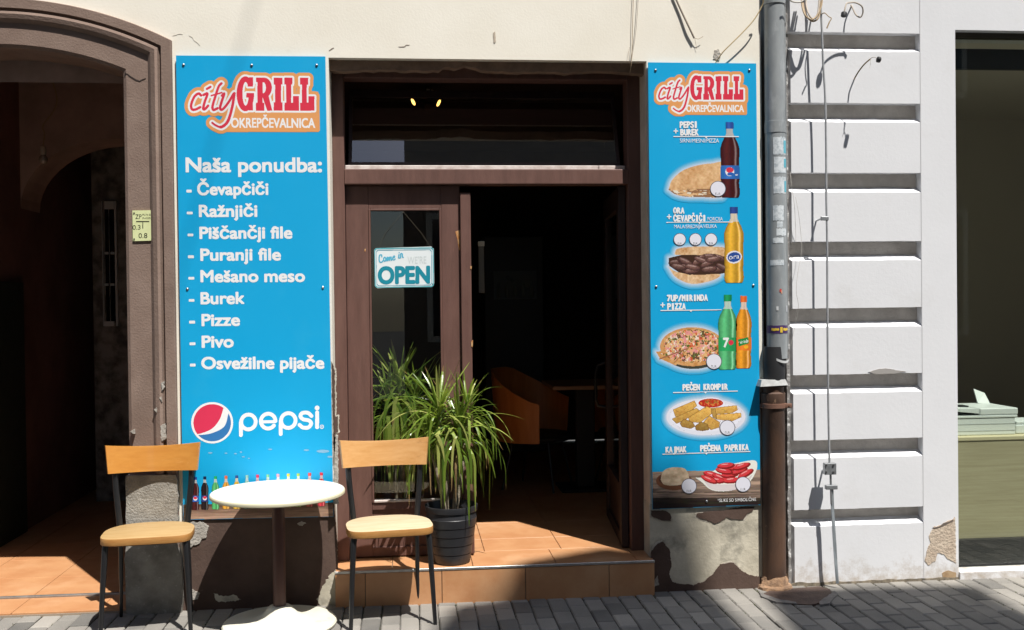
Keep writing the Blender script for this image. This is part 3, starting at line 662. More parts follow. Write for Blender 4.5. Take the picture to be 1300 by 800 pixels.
# ------------------------------------------------------------------ printed boards
class Print:
    """flat printed artwork: a fine grid of ink on a board standing at depth y"""
    def __init__(s, x0, y0, x1, y1, y, res=.0018):
        c = [pw(a, b, y) for a in (x0, x1) for b in (y0, y1)]
        s.y = y; s.res = res
        s.X0, s.Z0 = min(p.x for p in c), min(p.z for p in c)
        s.nx = int((max(p.x for p in c)-s.X0)/res)+1; s.nz = int((max(p.z for p in c)-s.Z0)/res)+1
        gx = s.X0+(np.arange(s.nx)+.5)*res; gz_ = s.Z0+(np.arange(s.nz)+.5)*res
        s.GX, s.GZ = np.meshgrid(gx, gz_)
        s.PX, s.PY = proj(s.GX, y, s.GZ)
        s.on = np.zeros((s.nz, s.nx), bool); s.rgb = np.zeros((s.nz, s.nx, 3))
        s.A, s.B = s.PX, s.PY
    def paint(s, mask, c):
        s.on |= mask
        if callable(c): c = c()
        c = np.asarray(c, float)
        s.rgb[mask] = c[mask] if c.ndim == 3 else c
    def erase(s, mask): s.on &= ~mask
    def ell(s, cx, cy, rx, ry, rot=0.0):
        a, b = s.A-cx, s.B-cy
        if rot: a, b = a*math.cos(rot)+b*math.sin(rot), -a*math.sin(rot)+b*math.cos(rot)
        return (a/rx)**2+(b/ry)**2 <= 1
    def rect(s, x0, y0, x1, y1): return (s.A >= x0) & (s.A <= x1) & (s.B >= y0) & (s.B <= y1)
    def poly(s, pts):
        m = np.zeros(s.on.shape, bool); n = len(pts)
        for i in range(n):
            (xa, ya), (xb, yb) = pts[i], pts[(i+1) % n]
            if ya == yb: continue
            m ^= ((s.B < ya) != (s.B < yb)) & (s.A < (xb-xa)*(s.B-ya)/(yb-ya)+xa)
        return m
    def stroke(s, pts, r):
        m = np.zeros(s.on.shape, bool); rs = r if isinstance(r, (list, tuple)) else [r]*len(pts)
        for i in range(len(pts)-1):
            (xa, ya), (xb, yb) = pts[i], pts[i+1]; d = (xb-xa)**2+(yb-ya)**2+1e-9
            t = np.clip(((s.A-xa)*(xb-xa)+(s.B-ya)*(yb-ya))/d, 0, 1)
            rr = rs[i]+(rs[i+1]-rs[i])*t
            m |= (s.A-xa-t*(xb-xa))**2+(s.B-ya-t*(yb-ya))**2 <= rr*rr
        return m
    def grow(s, m, r):
        """widen by r metres"""
        k = r/s.res; n = int(math.ceil(k)); out = m.copy(); P = np.pad(m, n)
        for i in range(-n, n+1):
            for j in range(-n, n+1):
                if 0 < i*i+j*j <= k*k: out |= P[n+i:n+i+m.shape[0], n+j:n+j+m.shape[1]]
        return out
    def noise(s, sc, seed=0, aspect=1.0):
        """smooth value noise over the grid, cell size sc metres"""
        r = np.random.default_rng(seed); h = np.zeros(s.on.shape); amp = 1; tot = 0
        for o in range(3):
            c = sc/2**o; u = (s.GX-s.X0)/(c*aspect); v = (s.GZ-s.Z0)/c
            iu, iv = u.astype(int), v.astype(int); fu, fv = u-iu, v-iv; fu = fu*fu*(3-2*fu); fv = fv*fv*(3-2*fv)
            g = r.random((iv.max()+2, iu.max()+2))
            h += amp*((g[iv, iu]*(1-fu)+g[iv, iu+1]*fu)*(1-fv)+(g[iv+1, iu]*(1-fu)+g[iv+1, iu+1]*fu)*fv); tot += amp; amp *= .55
        return h/tot
    def text(s, body, x0, y0, x1, y1, cap, bold=0.0, mono=False):
        """mask of a line of writing, baseline from (x0,y0) to (x1,y1), capitals cap tall (survey units)"""
        tri, capu = glyphs(body); mn, mx = tri[..., 0].min(), tri[..., 0].max()
        ax = (x1-x0)/(mx-mn); u = (tri[..., 0]-mn)*ax
        px = x0+u+tri[..., 1]/capu*cap*-.0105; py = y0+(y1-y0)*u/(x1-x0)-tri[..., 1]/capu*cap
        m = np.zeros(s.on.shape, bool)
        kx = FWD[0]+RIGHT[0]*(px-650)/F+DOWN[0]*(py-400)/F; ky = FWD[1]+RIGHT[1]*(px-650)/F+DOWN[1]*(py-400)/F; kz = FWD[2]+RIGHT[2]*(px-650)/F+DOWN[2]*(py-400)/F
        t = (s.y-EYE[1])/ky; ix = (EYE[0]+t*kx-s.X0)/s.res-.5; iz = (EYE[2]+t*kz-s.Z0)/s.res-.5
        for a, b in zip(ix, iz):
            i0, i1 = max(0, math.ceil(a.min()-.01)), min(s.nx-1, math.floor(a.max()+.01)); j0, j1 = max(0, math.ceil(b.min()-.01)), min(s.nz-1, math.floor(b.max()+.01))
            if i1 < i0 or j1 < j0: continue
            U, V = np.meshgrid(np.arange(i0, i1+1), np.arange(j0, j1+1))
            e = [(a[(k+1) % 3]-a[k])*(V-b[k])-(b[(k+1) % 3]-b[k])*(U-a[k]) for k in range(3)]
            m[j0:j1+1, i0:i1+1] |= ((e[0] >= -.02) & (e[1] >= -.02) & (e[2] >= -.02)) | ((e[0] <= .02) & (e[1] <= .02) & (e[2] <= .02))
        return s.grow(m, bold) if bold else m
    def mono(s, body, x0, y0, x1, y1, cap, bold):
        n = len(body); m = np.zeros(s.on.shape, bool); cw = (x1-x0)/n
        for k, ch in enumerate(body):
            if ch == ' ': continue
            w = cw*(.34 if ch == 'I' else .80); c = x0+cw*(k+.5); yy = y0+(y1-y0)*(k+.5)/n
            m |= s.text(ch, c-w/2, yy, c+w/2, yy, cap, bold)
        return m
    def build(s, name, parent, label=None, q=26):
        C8 = np.round(np.clip(s.rgb, 0, 1)**(1/2.2)*q).astype(np.int64); key = (C8[..., 0]*64+C8[..., 1])*64+C8[..., 2]; key[~s.on] = -1
        V, Fc, K = [], [], []; live = {}
        def flush(r, j1):
            i0, i1, k, j0 = r; n = len(V); x0, x1 = s.X0+i0*s.res, s.X0+i1*s.res; z0, z1 = s.Z0+j0*s.res, s.Z0+j1*s.res
            V.extend([(x0, s.y, z0), (x1, s.y, z0), (x1, s.y, z1), (x0, s.y, z1)]); Fc.append((n, n+1, n+2, n+3)); K.append(k)
        for j in range(s.nz):
            row = key[j]; cut = np.flatnonzero(np.diff(row))+1; st_ = np.concatenate(([0], cut)); en = np.concatenate((cut, [s.nx])); now = {}
            for a, b in zip(st_, en):
                k = row[a]
                if k < 0: continue
                t = (int(a), int(b), int(k)); now[t] = live.pop(t, j)
            for (a, b, k), j0 in live.items(): flush((a, b, k, j0), j)
            live = now
        for (a, b, k), j0 in live.items(): flush((a, b, k, j0), s.nz)
        me = bpy.data.meshes.new(name); me.from_pydata(V, [], Fc)
        at = me.attributes.new('ink', 'FLOAT_COLOR', 'FACE')
        arr = np.array([(((k//4096)/q)**2.2, ((k//64 % 64)/q)**2.2, ((k % 64)/q)**2.2, 1.0) for k in K], dtype=np.float32)
        at.data.foreach_set('color', arr.ravel())
        if parent is not None: me.transform(Matrix.Translation(-rootloc(parent)))
        me.materials.append(ink()); o = bpy.data.objects.new(name, me); COL.objects.link(o); o.parent = parent
        if label: o['label'] = label
        return o
_G = {}
def glyphs(body):
    def tris(t):
        c = bpy.data.curves.new('letters', 'FONT'); c.body = t; c.size = 1.0; c.resolution_u = 5
        o = bpy.data.objects.new('letters', c); COL.objects.link(o)
        dg = bpy.context.evaluated_depsgraph_get(); e = o.evaluated_get(dg); me = e.to_mesh(); me.calc_loop_triangles()
        v = np.array([p.co[:2] for p in me.vertices]); a = np.array([v[list(k.vertices)] for k in me.loop_triangles])
        e.to_mesh_clear(); bpy.data.objects.remove(o); bpy.data.curves.remove(c); return a
    if 'H' not in _G: _G['H'] = tris('H')[..., 1].max()
    if body not in _G: _G[body] = tris(body)
    return _G[body], _G['H']

WHT = (.84, .85, .86); BLUE = (.006, .37, .70); RED = (.70, .045, .07); ORG = (.80, .36, .13)
YB = -.020                       # board face
def board(name, label, corners, grp):
    t = thing(name, label, 'sign board', (sum(pw(*c, YB).x for c in corners)/4, YB, min(pw(*c, YB).z for c in corners)), group=grp)
    p = MB(); q = [pw(*c, YB) for c in corners]       # tl, tr, br, bl
    f = [(v.x, YB, v.z) for v in q]; b = [(v.x, YB+.008, v.z) for v in q]
    p.hexa([f[3], f[2], b[2], b[3], f[0], f[1], b[1], b[0]])
    p.build('panel', mat('blue_board', BLUE, .36, (.010, .385, .715), 1.6, .05, 2.2, spec=.4, col3=(.03, .41, .70), scale3=2.5, lo3=.55, hi3=.9), t)
    return t
def screw(par, px, py):
    c = pw(px, py, YB); s = MB(); n = 12
    for r0, r1, y0, y1 in ((.0085, .007, 0, -.004), (.007, .003, -.004, -.0065)):
        for k in range(n):
            a, b = 2*math.pi*k/n, 2*math.pi*(k+1)/n
            s.face([(c.x+r0*math.cos(a), YB+y0, c.z+r0*math.sin(a)), (c.x+r0*math.cos(b), YB+y0, c.z+r0*math.sin(b)), (c.x+r1*math.cos(b), YB+y1, c.z+r1*math.sin(b)), (c.x+r1*math.cos(a), YB+y1, c.z+r1*math.sin(a))])
    s.face([(c.x+.003*math.cos(2*math.pi*k/n), YB-.0065, c.z+.003*math.sin(2*math.pi*k/n)) for k in range(n)])
    s.build('screw', mat('screw_steel', (.35, .35, .36), .35, metal=.9), par, smooth=True)
def arcp(cx, cy, rx, ry, a0, a1, n=20): return [(cx+rx*math.cos(rad(a0+(a1-a0)*k/n)), cy+ry*math.sin(rad(a0+(a1-a0)*k/n))) for k in range(n+1)]
def bez(p, n=14):
    return [tuple(v) for v in spline([Vector((a, b)) for a, b in p], n)]

def logo(par, ox, oy, k, ky):
    """two-line house logo; artwork units map to survey units by ox+k*u, oy+ky*v"""
    P = Print(ox+60*k, oy+60*ky, ox+1260*k, oy+615*ky, YB-.0006, .0015)
    P.A = (P.PX-ox)/k; P.B = (P.PY-oy+.0*(P.PX-ox))/ky
    m = P.ell(592, 268, 76, 152) & ~P.ell(594, 268, 27, 102) & ~P.rect(600, 190, 680, 262)
    m |= P.rect(612, 125, 658, 205) | P.rect(600, 262, 663, 300) | P.rect(620, 262, 657, 412)
    R_ = P.rect(696, 130, 742, 415) | P.rect(684, 127, 752, 166) | P.rect(684, 345, 757, 415) | (P.ell(752, 215, 70, 88) & P.rect(735, 100, 900, 320)) | P.poly([(740, 295), (792, 280), (826, 415), (782, 415)])
    R_ &= ~(P.ell(748, 215, 22, 47) & P.rect(742, 100, 900, 400))
    m |= R_
    m |= P.rect(850, 130, 902, 415) | P.rect(838, 128, 914, 188) | P.rect(838, 342, 914, 415)
    m |= P.rect(946, 130, 990, 415) | P.rect(930, 128, 1000, 188) | P.rect(932, 345, 1058, 415) | P.rect(1006, 288, 1058, 415)
    m |= P.rect(1083, 130, 1125, 415) | P.rect(1066, 128, 1138, 188) | P.rect(1068, 345, 1192, 415) | P.rect(1140, 288, 1192, 415)
    s = P.stroke(bez([(207, 282), (185, 266), (150, 292), (122, 358), (128, 402), (160, 404), (200, 384)]), 11)
    s |= P.stroke(bez([(228, 278), (262, 268), (238, 340), (226, 395), (240, 402), (268, 372)]), 11)
    s |= P.stroke([(258, 226), (288, 208)], 10)
    s |= P.stroke(bez([(384, 178), (360, 205), (328, 300), (306, 380), (316, 408), (350, 394)]), 11) | P.stroke([(296, 284), (388, 258)], 7)
    s |= P.stroke(bez([(388, 284), (408, 268), (388, 330), (372, 390), (392, 404), (440, 350), (490, 268)]), 11)
    s |= P.stroke(bez([(496, 264), (478, 380), (440, 505), (385, 556), (335, 542), (304, 520)]), [12]*25+[13]*20+[9]*45)
    w = m | s
    wide = P.grow(w, .011)
    o = P.grow(wide, .0185) | P.poly([(470, 430), (1238, 430), (1238, 588), (1226, 600), (345, 600), (300, 560)]) | P.rect(480, 250, 1225, 600)
    P.paint(o, ORG); P.paint(wide, WHT); P.paint(w, RED)
    txt = P.text('OKREPČEVALNICA', ox+470*k, oy+560*ky, ox+1196*k, oy+562*ky, 80*ky, .0022)
    P.paint(txt, WHT); P.build('logo', par)

def letter_line(par, body, x0, y0, x1, y1, cap, bold=.004, res=.0016, name='lettering', mono=False, lift=.0006):
    P = Print(x0-4, min(y0, y1)-cap*1.55, x1+4, max(y0, y1)+cap*.5, YB-lift, res)
    m = (P.mono if mono else P.text)(body, x0, y0, x1, y1, cap, bold); nw = len(body.split()); P.rgb[:] = WHT
    cols_ = np.flatnonzero(m.any(0)); gaps = np.diff(cols_); cut = sorted(np.argsort(gaps)[::-1][:nw-1]) if nw > 1 else []
    b_ = [cols_[0]]+[cols_[i+1] for i in cut]+[s_ for s_ in [P.nx]]
    for a, b in zip(b_, b_[1:]):        # one part per word
        P.on[:] = False; P.on[:, a:b] = m[:, a:b]; P.build(name, par)

SIL = np.array([(0, .40), (.085, .40), (.09, .34), (.15, .35), (.20, .52), (.27, .80), (.34, .97), (.42, 1.0), (.50, .94), (.56, .93), (.60, .97), (.76, .97), (.80, .9), (.86, .95), (.93, 1.0), (.975, .93), (1.0, .80)])
def bottle(P, cx, top, bot, w, cap, liq, lab, edge=None, lab2=None, seed=0, lean=.0, text=None):
    v = (P.B-top)/(bot-top); ok = (v >= 0) & (v <= 1)
    hw = np.interp(v, SIL[:, 0], SIL[:, 1])*w/2; u = (P.A-cx-lean*(v-.5)*(bot-top))/np.maximum(hw, 1e-6); m = ok & (np.abs(u) <= 1)
    base = np.ones(P.on.shape+(3,))*np.array(liq)
    sh = .55+.5*np.exp(-((u+.35)/.35)**2)+.55*np.exp(-((u-.55)/.12)**2)-.25*np.clip(np.abs(u)-.8, 0, 1)*4
    sh *= .85+.3*P.noise(.012, seed)
    base = base*sh[..., None]+np.exp(-((u-.6)/.09)**2)[..., None]*.18
    c = v < .088; base[c] = (np.ones(P.on.shape+(3,))*np.array(cap)*(.75+.4*np.exp(-((u+.2)/.5)**2))[..., None])[c]
    nk = (v >= .088) & (v < .19); base[nk] = base[nk]*.35+np.array((.75, .78, .80))*.55
    if lab is not None:
        lb = (v > .575) & (v < .755); base[lb] = (np.ones(P.on.shape+(3,))*np.array(lab)*(.8+.3*np.exp(-((u+.2)/.5)**2))[..., None])[lb]
    P.paint(m, base)

# ---- left board
LBC = [(223.4, 70.5), (413, 71.7), (423.2, 656), (232.6, 660)]
left = board('menu_board', 'tall blue board listing grill dishes in white, left of the doorway', LBC, None)
logo(left, 225, 80, 1/6.842, 1/6.842)
for q in ((233, 82.5), (319.5, 83), (402, 83), (238, 367), (410, 365)): screw(left, *q)
letter_line(left, 'Naša ponudba:', 236.5, 218.2, 408, 218, 17.5, .0047)
for body, x0, x1, y in (('- Čevapčiči', 237.5, 340, 247.4), ('- Ražnjiči', 238, 326, 275.2), ('- Piščančji file', 239, 370.5, 303), ('- Puranji file', 239.5, 356, 330.7), ('- Mešano meso', 240, 386.5, 358),
                        ('- Burek', 240.5, 310, 386), ('- Pizze', 241, 304, 413.7), ('- Pivo', 241.5, 296, 441.2), ('- Osvežilne pijače', 242, 411, 468.2)):
    letter_line(left, body, x0, y, x1, y-.6, 14.3, .0039)
# globe emblem and its word
P = Print(242, 509, 298, 565, YB-.0006, .0013); P.A = (P.PX-225)*5; P.B = (P.PY-500)*5
P.paint(P.ell(222, 184, 133, 131), WHT); inn = P.ell(222, 184, 119, 118)
P.paint(inn & P.poly(bez([(60, 262), (126, 258), (215, 225), (268, 165), (294, 90)])+[(294, 0), (0, 0), (0, 262)]), (.72, .045, .10))
P.paint(inn & P.poly(bez([(60, 262), (140, 262), (225, 248), (300, 205), (326, 120)])+[(420, 120), (420, 400), (60, 400)]), (.04, .17, .46))
P.build('round_emblem', left)
P = Print(300, 513, 414, 557, YB-.0006, .0013); P.A = (P.PX-225)*5; P.B = (P.PY-500)*5+.02*((P.PX-225)*5-404)
r = 12
def ring(cx, cy, rx, ry, a0=0, a1=360): return P.stroke(arcp(cx, cy, rx, ry, a0, a1, 32), r)
m = ring(452, 180, 46, 47) | P.stroke([(404, 182), (404, 262)], r)
m |= ring(577, 177, 46, 47, 38, 360) | P.stroke([(533, 181), (621, 181)], 10)
m |= ring(705, 176, 46, 47) | P.stroke([(657, 178), (657, 260)], r)
m |= P.stroke(bez([(852, 150), (830, 130), (795, 130), (782, 150), (800, 170), (835, 178), (850, 198), (832, 222), (798, 222), (776, 205)]), r)
m |= P.stroke([(888, 128), (888, 222)], r) | P.ell(888, 100, 15, 15)
m |= P.ell(918, 220, 13, 13) & ~P.ell(918, 220, 9, 9) | P.ell(918, 220, 4, 5)
P.paint(m, WHT); P.build('drink_lettering', left)
# scratches in the print
for a, b, c, d in ((410, 573, 9, 2.4), (389, 571.5, 4, 1.2), (343, 570.5, 3, 1), (267, 575, 3, 1.3), (287, 575.5, 2, 1), (419, 580, 4, 1.6), (299, 576, 2, 1), (306, 574, 1.6, 1.2), (309, 580, 2.4, .8), (316, 582, 1.6, .8)):
    P = Print(a-c-1, b-d-1, a+c+1, b+d+1, YB-.0006, .0018); P.paint(P.ell(a, b, c*.9, d*.8), (.20, .42, .60)); P.build('print_scratch', left)
# plank strip and row of bottles
P = Print(231.5, 637, 424.5, 661, YB-.0004, .0022)
nn = P.noise(.010, 3, 14.0); n2 = P.noise(.004, 5, 30.0); edge = 640.5+(P.PX-232)*-.012
wood = np.stack([.14+.30*nn*n2*1.6, .085+.19*nn*n2*1.6, .06+.13*nn*n2*1.6], -1)*(.45+1.1*((P.PY-edge)/18))[..., None]
inb = P.poly([(232.4, 600), (424, 600), (422.9, 655.6), (232.9, 659.6)])
P.paint((P.PY > edge) & inb, wood); P.build('plank_picture', left)
bots = [(248, (.03, .06, .30), (.09, .02, .02), (.04, .13, .50)), (260, (.01, .02, .07), (.02, .012, .015), (.03, .05, .22)), (273.6, (.02, .45, .12), (.12, .55, .18), (.10, .5, .16)),
        (287, (.75, .16, .06), (.85, .42, .06), (.85, .35, .05)), (300.6, (.04, .08, .30), (.85, .52, .06), (.8, .5, .1)), (313.6, (.3, .6, .55), (.3, .65, .5), (.5, .7, .6)), (327, (.7, .04, .12), (.75, .1, .15), (.7, .1, .1)),
        (340, (.2, .55, .3), (.3, .6, .3), (.2, .6, .3)), (353, (.75, .35, .4), (.8, .5, .5), (.8, .4, .4)), (366, (.75, .6, .06), (.8, .65, .15), (.8, .6, .1)), (378.6, (.35, .55, .1), (.5, .65, .2), (.4, .6, .2)), (393, (.75, .08, .08), (.75, .15, .12), (.7, .1, .1)), (408, (.7, .03, .06), (.7, .06, .08), (.75, .6, .6))]
for i, (x, cap, liq, lab) in enumerate(bots):
    tp = 605.5-(x-248)*.035; P = Print(x-6, tp-2, x+6, 650, YB-.0012, .0016)
    bottle(P, x, tp, 647.5-(x-248)*.03, 9.6, cap, liq, lab, seed=i)
    if i < 2: P.paint(P.ell(x, tp+27.5, 2.6, 2.6), WHT); P.paint(P.ell(x, tp+26.7, 2.3, 1.7), RED)
    P.build('bottle_picture', left)

# ---- right board
RBC = [(822.8, 79.2), (960, 80.6), (965.7, 641), (828.6, 646.8)]
right = board('picture_board', 'tall blue board with photographs of food and bottles, right of the doorway', RBC, None)
ky = (146-91.8)/(600-80); kx = (948.4-832)/(1238-75)
logo(right, 832-75*kx, 91.8-80*ky, kx, ky)
for q in ((832.2, 89.3), (951.3, 89.3), (833, 364), (956.3, 362.3), (897, 636.5)): screw(right, *q)
def rl_(b, x0, y0, x1, y1, cap, bold=.0024): return letter_line(right, b, x0, y0, x1, y1, cap, bold, .0013, mono=cap > 6, lift=.0022)
def rule(x0, y0, x1, y1):
    P = Print(x0, min(y0, y1)-3, x1, max(y0, y1)+4, YB-.0018, .0013); mx = (x0+x1)/2
    P.paint(P.stroke([(x0, y0), (x1, y1)], .55) | P.poly([(mx-2, (y0+y1)/2), (mx+2, (y0+y1)/2), (mx, (y0+y1)/2+2.4)]), WHT); P.build('rule_line', right)
def plus(x, y):
    P = Print(x-4, y-4, x+4, y+4, YB-.0018, .0013); P.paint(P.stroke([(x-2.3, y), (x+2.3, y)], .75) | P.stroke([(x, y-2.5), (x, y+2.5)], .75), WHT); P.build('plus_sign', right)
def disc(x, y, r):
    P = Print(x-r-1, y-r-1, x+r+1, y+r+1, YB-.0030, .0013)
    P.paint(P.ell(x, y, r, r), (.10, .10, .11)); P.paint(P.ell(x, y, r-.8, r-.8), (.80, .80, .81)); P.paint(P.text('EUR', x-r*.32, y+r*.8, x+r*.32, y+r*.8, r*.32, .0006), (.12, .12, .13)); P.build('price_spot', right)
def halo(P, m, steps=5, w=.034):
    """printed white outer glow of a cut-out photo"""
    prev = m
    for k in range(steps, 0, -1):
        g = P.grow(m, w*k/steps); t = (1-k/(steps+1))**1.6*.8
        P.paint(g & ~m, tuple(b*(1-t)+.8*t for b in BLUE)); 
rl_('PEPSI', 863, 162.2, 885.6, 162.2, 7.6, .0028); rl_('BUREK', 863.7, 171.7, 887, 171.7, 7.4, .0028); plus(858, 166.5); rule(855, 173.4, 938, 173.4); rl_('SIRNI/MESNI/PIZZA', 863.2, 181, 912.8, 181, 4.9, .0009)
rl_('ORA', 854.7, 271, 869, 271, 7.2, .0028); rl_('ČEVAPČIČI', 854.8, 281, 896.4, 280.8, 7.4, .0028); rl_('PORCIJA', 898, 280.4, 917.6, 280.2, 4.6, .0009); plus(849.5, 275.3); rule(846, 282.4, 930, 281.8); rl_('MALA/SREDNJA/VELIKA', 855.8, 290, 910, 289.4, 4.5, .0009)
rl_('7UP/MIRINDA', 846.8, 382.4, 898.6, 381.6, 7.4, .0028); rl_('PIZZA', 847.2, 393, 870.6, 392.6, 7.4, .0028); plus(841.3, 387.3); rule(838.6, 394.4, 915.8, 393.2)
rl_('PEČEN KROMPIR', 866.6, 495.6, 924, 494.6, 7.2, .0028); rule(854.6, 498.4, 936.6, 496.6)
rl_('KAJMAK', 845, 574.6, 871.6, 574, 7, .0028); rl_('PEČENA PAPRIKA', 889, 573, 950.4, 571.4, 7.2, .0028); rule(841, 576.8, 952.4, 573.2)
rl_('*SLIKE SO SIMBOLIČNE', 911, 637.4, 959.8, 636, 4.0, .0007)
# burek
P = Print(838, 196, 925, 262, YB-.0008, .0021); P.A = (P.PX-815)*4.213; P.B = (P.PY-70)*4.213
m = P.poly(bez([(142, 720), (160, 670), (215, 620), (290, 592), (370, 580), (440, 585), (440, 740), (400, 762), (330, 760), (240, 758), (180, 745), (142, 720)], 8)); halo(P, m)
a, b = P.noise(.05, 11), P.noise(.012, 12); t = np.clip(1.5*(a*.6+b*.6)-.45, 0, 1)
P.paint(m, np.stack([.82-.30*t, .55-.31*t, .30-.22*t], -1))
e = m & (P.B > 715+.0*P.A) & (P.noise(.014, 13, 3) > .47); P.paint(e, (.30, .15, .07)); e = m & (P.B > 722) & (P.noise(.010, 14, 3) > .56); P.paint(e, (.80, .68, .55)); P.build('burek_picture', right)
# cevapcici in bread
P = Print(840, 303, 926, 370, YB-.0008, .0021); P.A = (P.PX-815)*3.478; P.B = (P.PY-250)*3.478
top = P.poly(bez([(145, 245), (160, 228), (230, 220), (320, 220), (370, 228), (372, 262), (300, 258), (200, 256), (150, 256), (145, 245)], 6)); low = P.poly(bez([(115, 305), (150, 330), (240, 345), (330, 340), (345, 350), (300, 372), (220, 384), (150, 355), (115, 305)], 6)); mid = P.poly([(118, 270), (200, 250), (372, 250), (372, 335), (300, 350), (180, 345), (120, 305)])
halo(P, top | low | mid); a, b = P.noise(.04, 21), P.noise(.010, 22); t = np.clip(1.6*(a*.6+b*.6)-.5, 0, 1); br = np.stack([.84-.32*t, .60-.34*t, .36-.26*t], -1)
P.paint(mid, (.05, .025, .02)); P.paint(top | low, br)
r2 = np.random.default_rng(5)
ch_ = P.noise(.007, 24)
for k in range(22):
    cx, cy = r2.uniform(140, 360), r2.uniform(264, 330)
    if cx < 180 and cy > 312: continue
    ro = r2.uniform(-.7, .7); g = r2.uniform(.7, 1.2)
    for sc_, cc in ((1, (.05*g, .024*g, .022*g)), (.84, (.105*g, .05*g, .042*g)), (.58, (.17*g, .088*g, .072*g)), (.26, (.33*g, .21*g, .185*g))):
        mm = P.ell(cx-(1-sc_)*5, cy-(1-sc_)*9, 36*(.45+.55*sc_), 13.5*sc_, ro) & (mid | top | low | P.on)
        P.paint(mm, np.ones(P.on.shape+(3,))*np.array(cc)*(.55+.9*ch_)[..., None])
P.paint(top & (P.B < 250), br); P.build('meat_roll_picture', right)
for x in (863, 882.9, 902.8): disc(x, 304, 8)
# pizza
P = Print(828, 408, 926, 478, YB-.0008, .0021); P.A = (P.PX-815)*3.478; P.B = (P.PY-250)*3.478
crust = P.ell(222, 662, 142, 86) & ~P.poly([(40, 690), (60, 680), (150, 775), (80, 775)]); sl2 = P.poly([(62, 684), (205, 668), (150, 745), (80, 715)]); pan = P.ell(226, 676, 138, 84) & (P.B > 690)
halo(P, crust | sl2 | pan); P.paint(pan, (.06, .05, .045)); t = P.noise(.02, 31); P.paint(crust | sl2, np.stack([.78-.3*t, .47-.3*t, .22-.2*t], -1))
inner = (P.ell(225, 658, 126, 73) | P.poly([(82, 692), (196, 674), (150, 728)])) & (crust | sl2); P.paint(inner, np.stack([.80-.1*t, .55-.25*t, .26-.15*t], -1))
for sd, th_, c in ((33, .60, (.62, .10, .04)), (34, .63, (.10, .14, .03)), (35, .62, (.85, .72, .55)), (36, .66, (.16, .07, .04)), (37, .65, (.75, .30, .28))):
    P.paint(inner & (P.noise(.014, sd) > th_), c)
P.paint(P.stroke([(78, 716), (205, 668)], 3) & (P.on), (.35, .16, .07)); P.paint(P.stroke([(205, 668), (140, 735)], 2.5) & P.on, (.45, .2, .08)); P.build('pizza_picture', right)
# potato plate
P = Print(838, 496, 955, 560, YB-.0008, .0021); P.A = (P.PX-815)*4.213; P.B = (P.PY-470)*4.213
pl = P.ell(342, 250, 211, 98); bw2 = P.ell(367, 180, 74, 34); halo(P, pl | bw2)
P.paint(pl, (.78, .80, .85)); P.paint(P.ell(342, 246, 190, 82), (.84, .85, .88)); P.paint(bw2, (.86, .86, .88)); P.paint(P.ell(368, 176, 66, 24), (.50, .03, .02)); P.paint(P.ell(368, 174, 60, 19) & (P.noise(.010, 41) > .56), (.72, .2, .06)); P.paint(P.ell(372, 168, 35, 10) & (P.noise(.008, 42) > .5), (.22, .2, .04))
t = P.noise(.012, 43)
for pts, g in (([(168, 212), (280, 165), (292, 190), (240, 235), (180, 248)], 1.0), ([(162, 262), (290, 205), (308, 218), (215, 272), (185, 284)], .85), ([(368, 205), (505, 190), (510, 212), (480, 228), (380, 236)], 1.0), ([(385, 240), (528, 230), (530, 250), (480, 272), (400, 262)], 1.1),
               ([(250, 255), (345, 195), (370, 205), (372, 232), (310, 280), (255, 276)], 1.05), ([(205, 285), (225, 262), (270, 280), (282, 300), (260, 312), (215, 302)], .6), ([(330, 280), (360, 245), (415, 280), (412, 305), (370, 318)], .95), ([(286, 300), (315, 278), (350, 290), (358, 318), (325, 324), (290, 320)], .5), ([(370, 212), (390, 206), (400, 262), (380, 250)], .7)):
    mm = P.poly(pts); P.paint(P.grow(mm, .003), (.28*g, .14*g, .03)); y_ = np.array([v[1] for v in pts]); sh_ = g*(1.12-.38*np.clip((P.B-y_.min())/(y_.max()-y_.min()), 0, 1)); P.paint(mm, np.stack([(.88-.26*t)*sh_, (.58-.30*t)*sh_, (.15-.10*t)*sh_], -1)); P.paint(mm & (P.noise(.005, 45) > .74), (.34*g, .17*g, .035))
P.paint(pl & (P.noise(.006, 44) > .80), (.3, .2, .08)); P.build('potato_plate_picture', right)
# plank strip, kajmak bowl, pepper dish
P = Print(827, 590, 967, 648, YB-.0004, .0021)
nn = P.noise(.016, 51, 10.0); n2 = P.noise(.006, 52, 22.0); v = (P.PY-599)/42.0
tone = np.clip(nn*n2*2.2, 0, 1)*np.clip(1.5-1.4*np.clip(v-.55, 0, 1)*2.2, .1, 1.5)
wood = np.stack([.06+.30*tone, .045+.21*tone, .038+.155*tone], -1); dk = P.PY > 632; wood[dk] *= .30
wood = np.where((np.abs(v-.25) < .012)[..., None] | (np.abs(v-.62) < .015)[..., None], wood*.35, wood)
P.paint((P.PY > 599-(P.PX-828)*.02) & P.poly([(828.2, 580), (965.0, 580), (965.4, 640.6), (828.8, 646.4)]), wood); P.build('plank_picture', right)
P = Print(830, 588, 882, 628, YB-.0012, .0021); P.A = (P.PX-815)*4.213; P.B = (P.PY-470)*4.213
P.paint(P.ell(172, 592, 96, 50), (.17, .085, .04)); P.paint(P.ell(174, 584, 86, 36), (.09, .045, .025)); t = P.noise(.022, 61); P.paint(P.poly(bez([(100, 585), (110, 545), (140, 525), (180, 520), (225, 525), (248, 555), (250, 590), (210, 612), (160, 618), (115, 610), (100, 585)], 6)), np.stack([.36+.42*t, .25+.36*t, .15+.28*t], -1)); P.build('cheese_bowl_picture', right)
P = Print(880, 580, 965, 630, YB-.0012, .0021); P.A = (P.PX-815)*4.213; P.B = (P.PY-470)*4.213
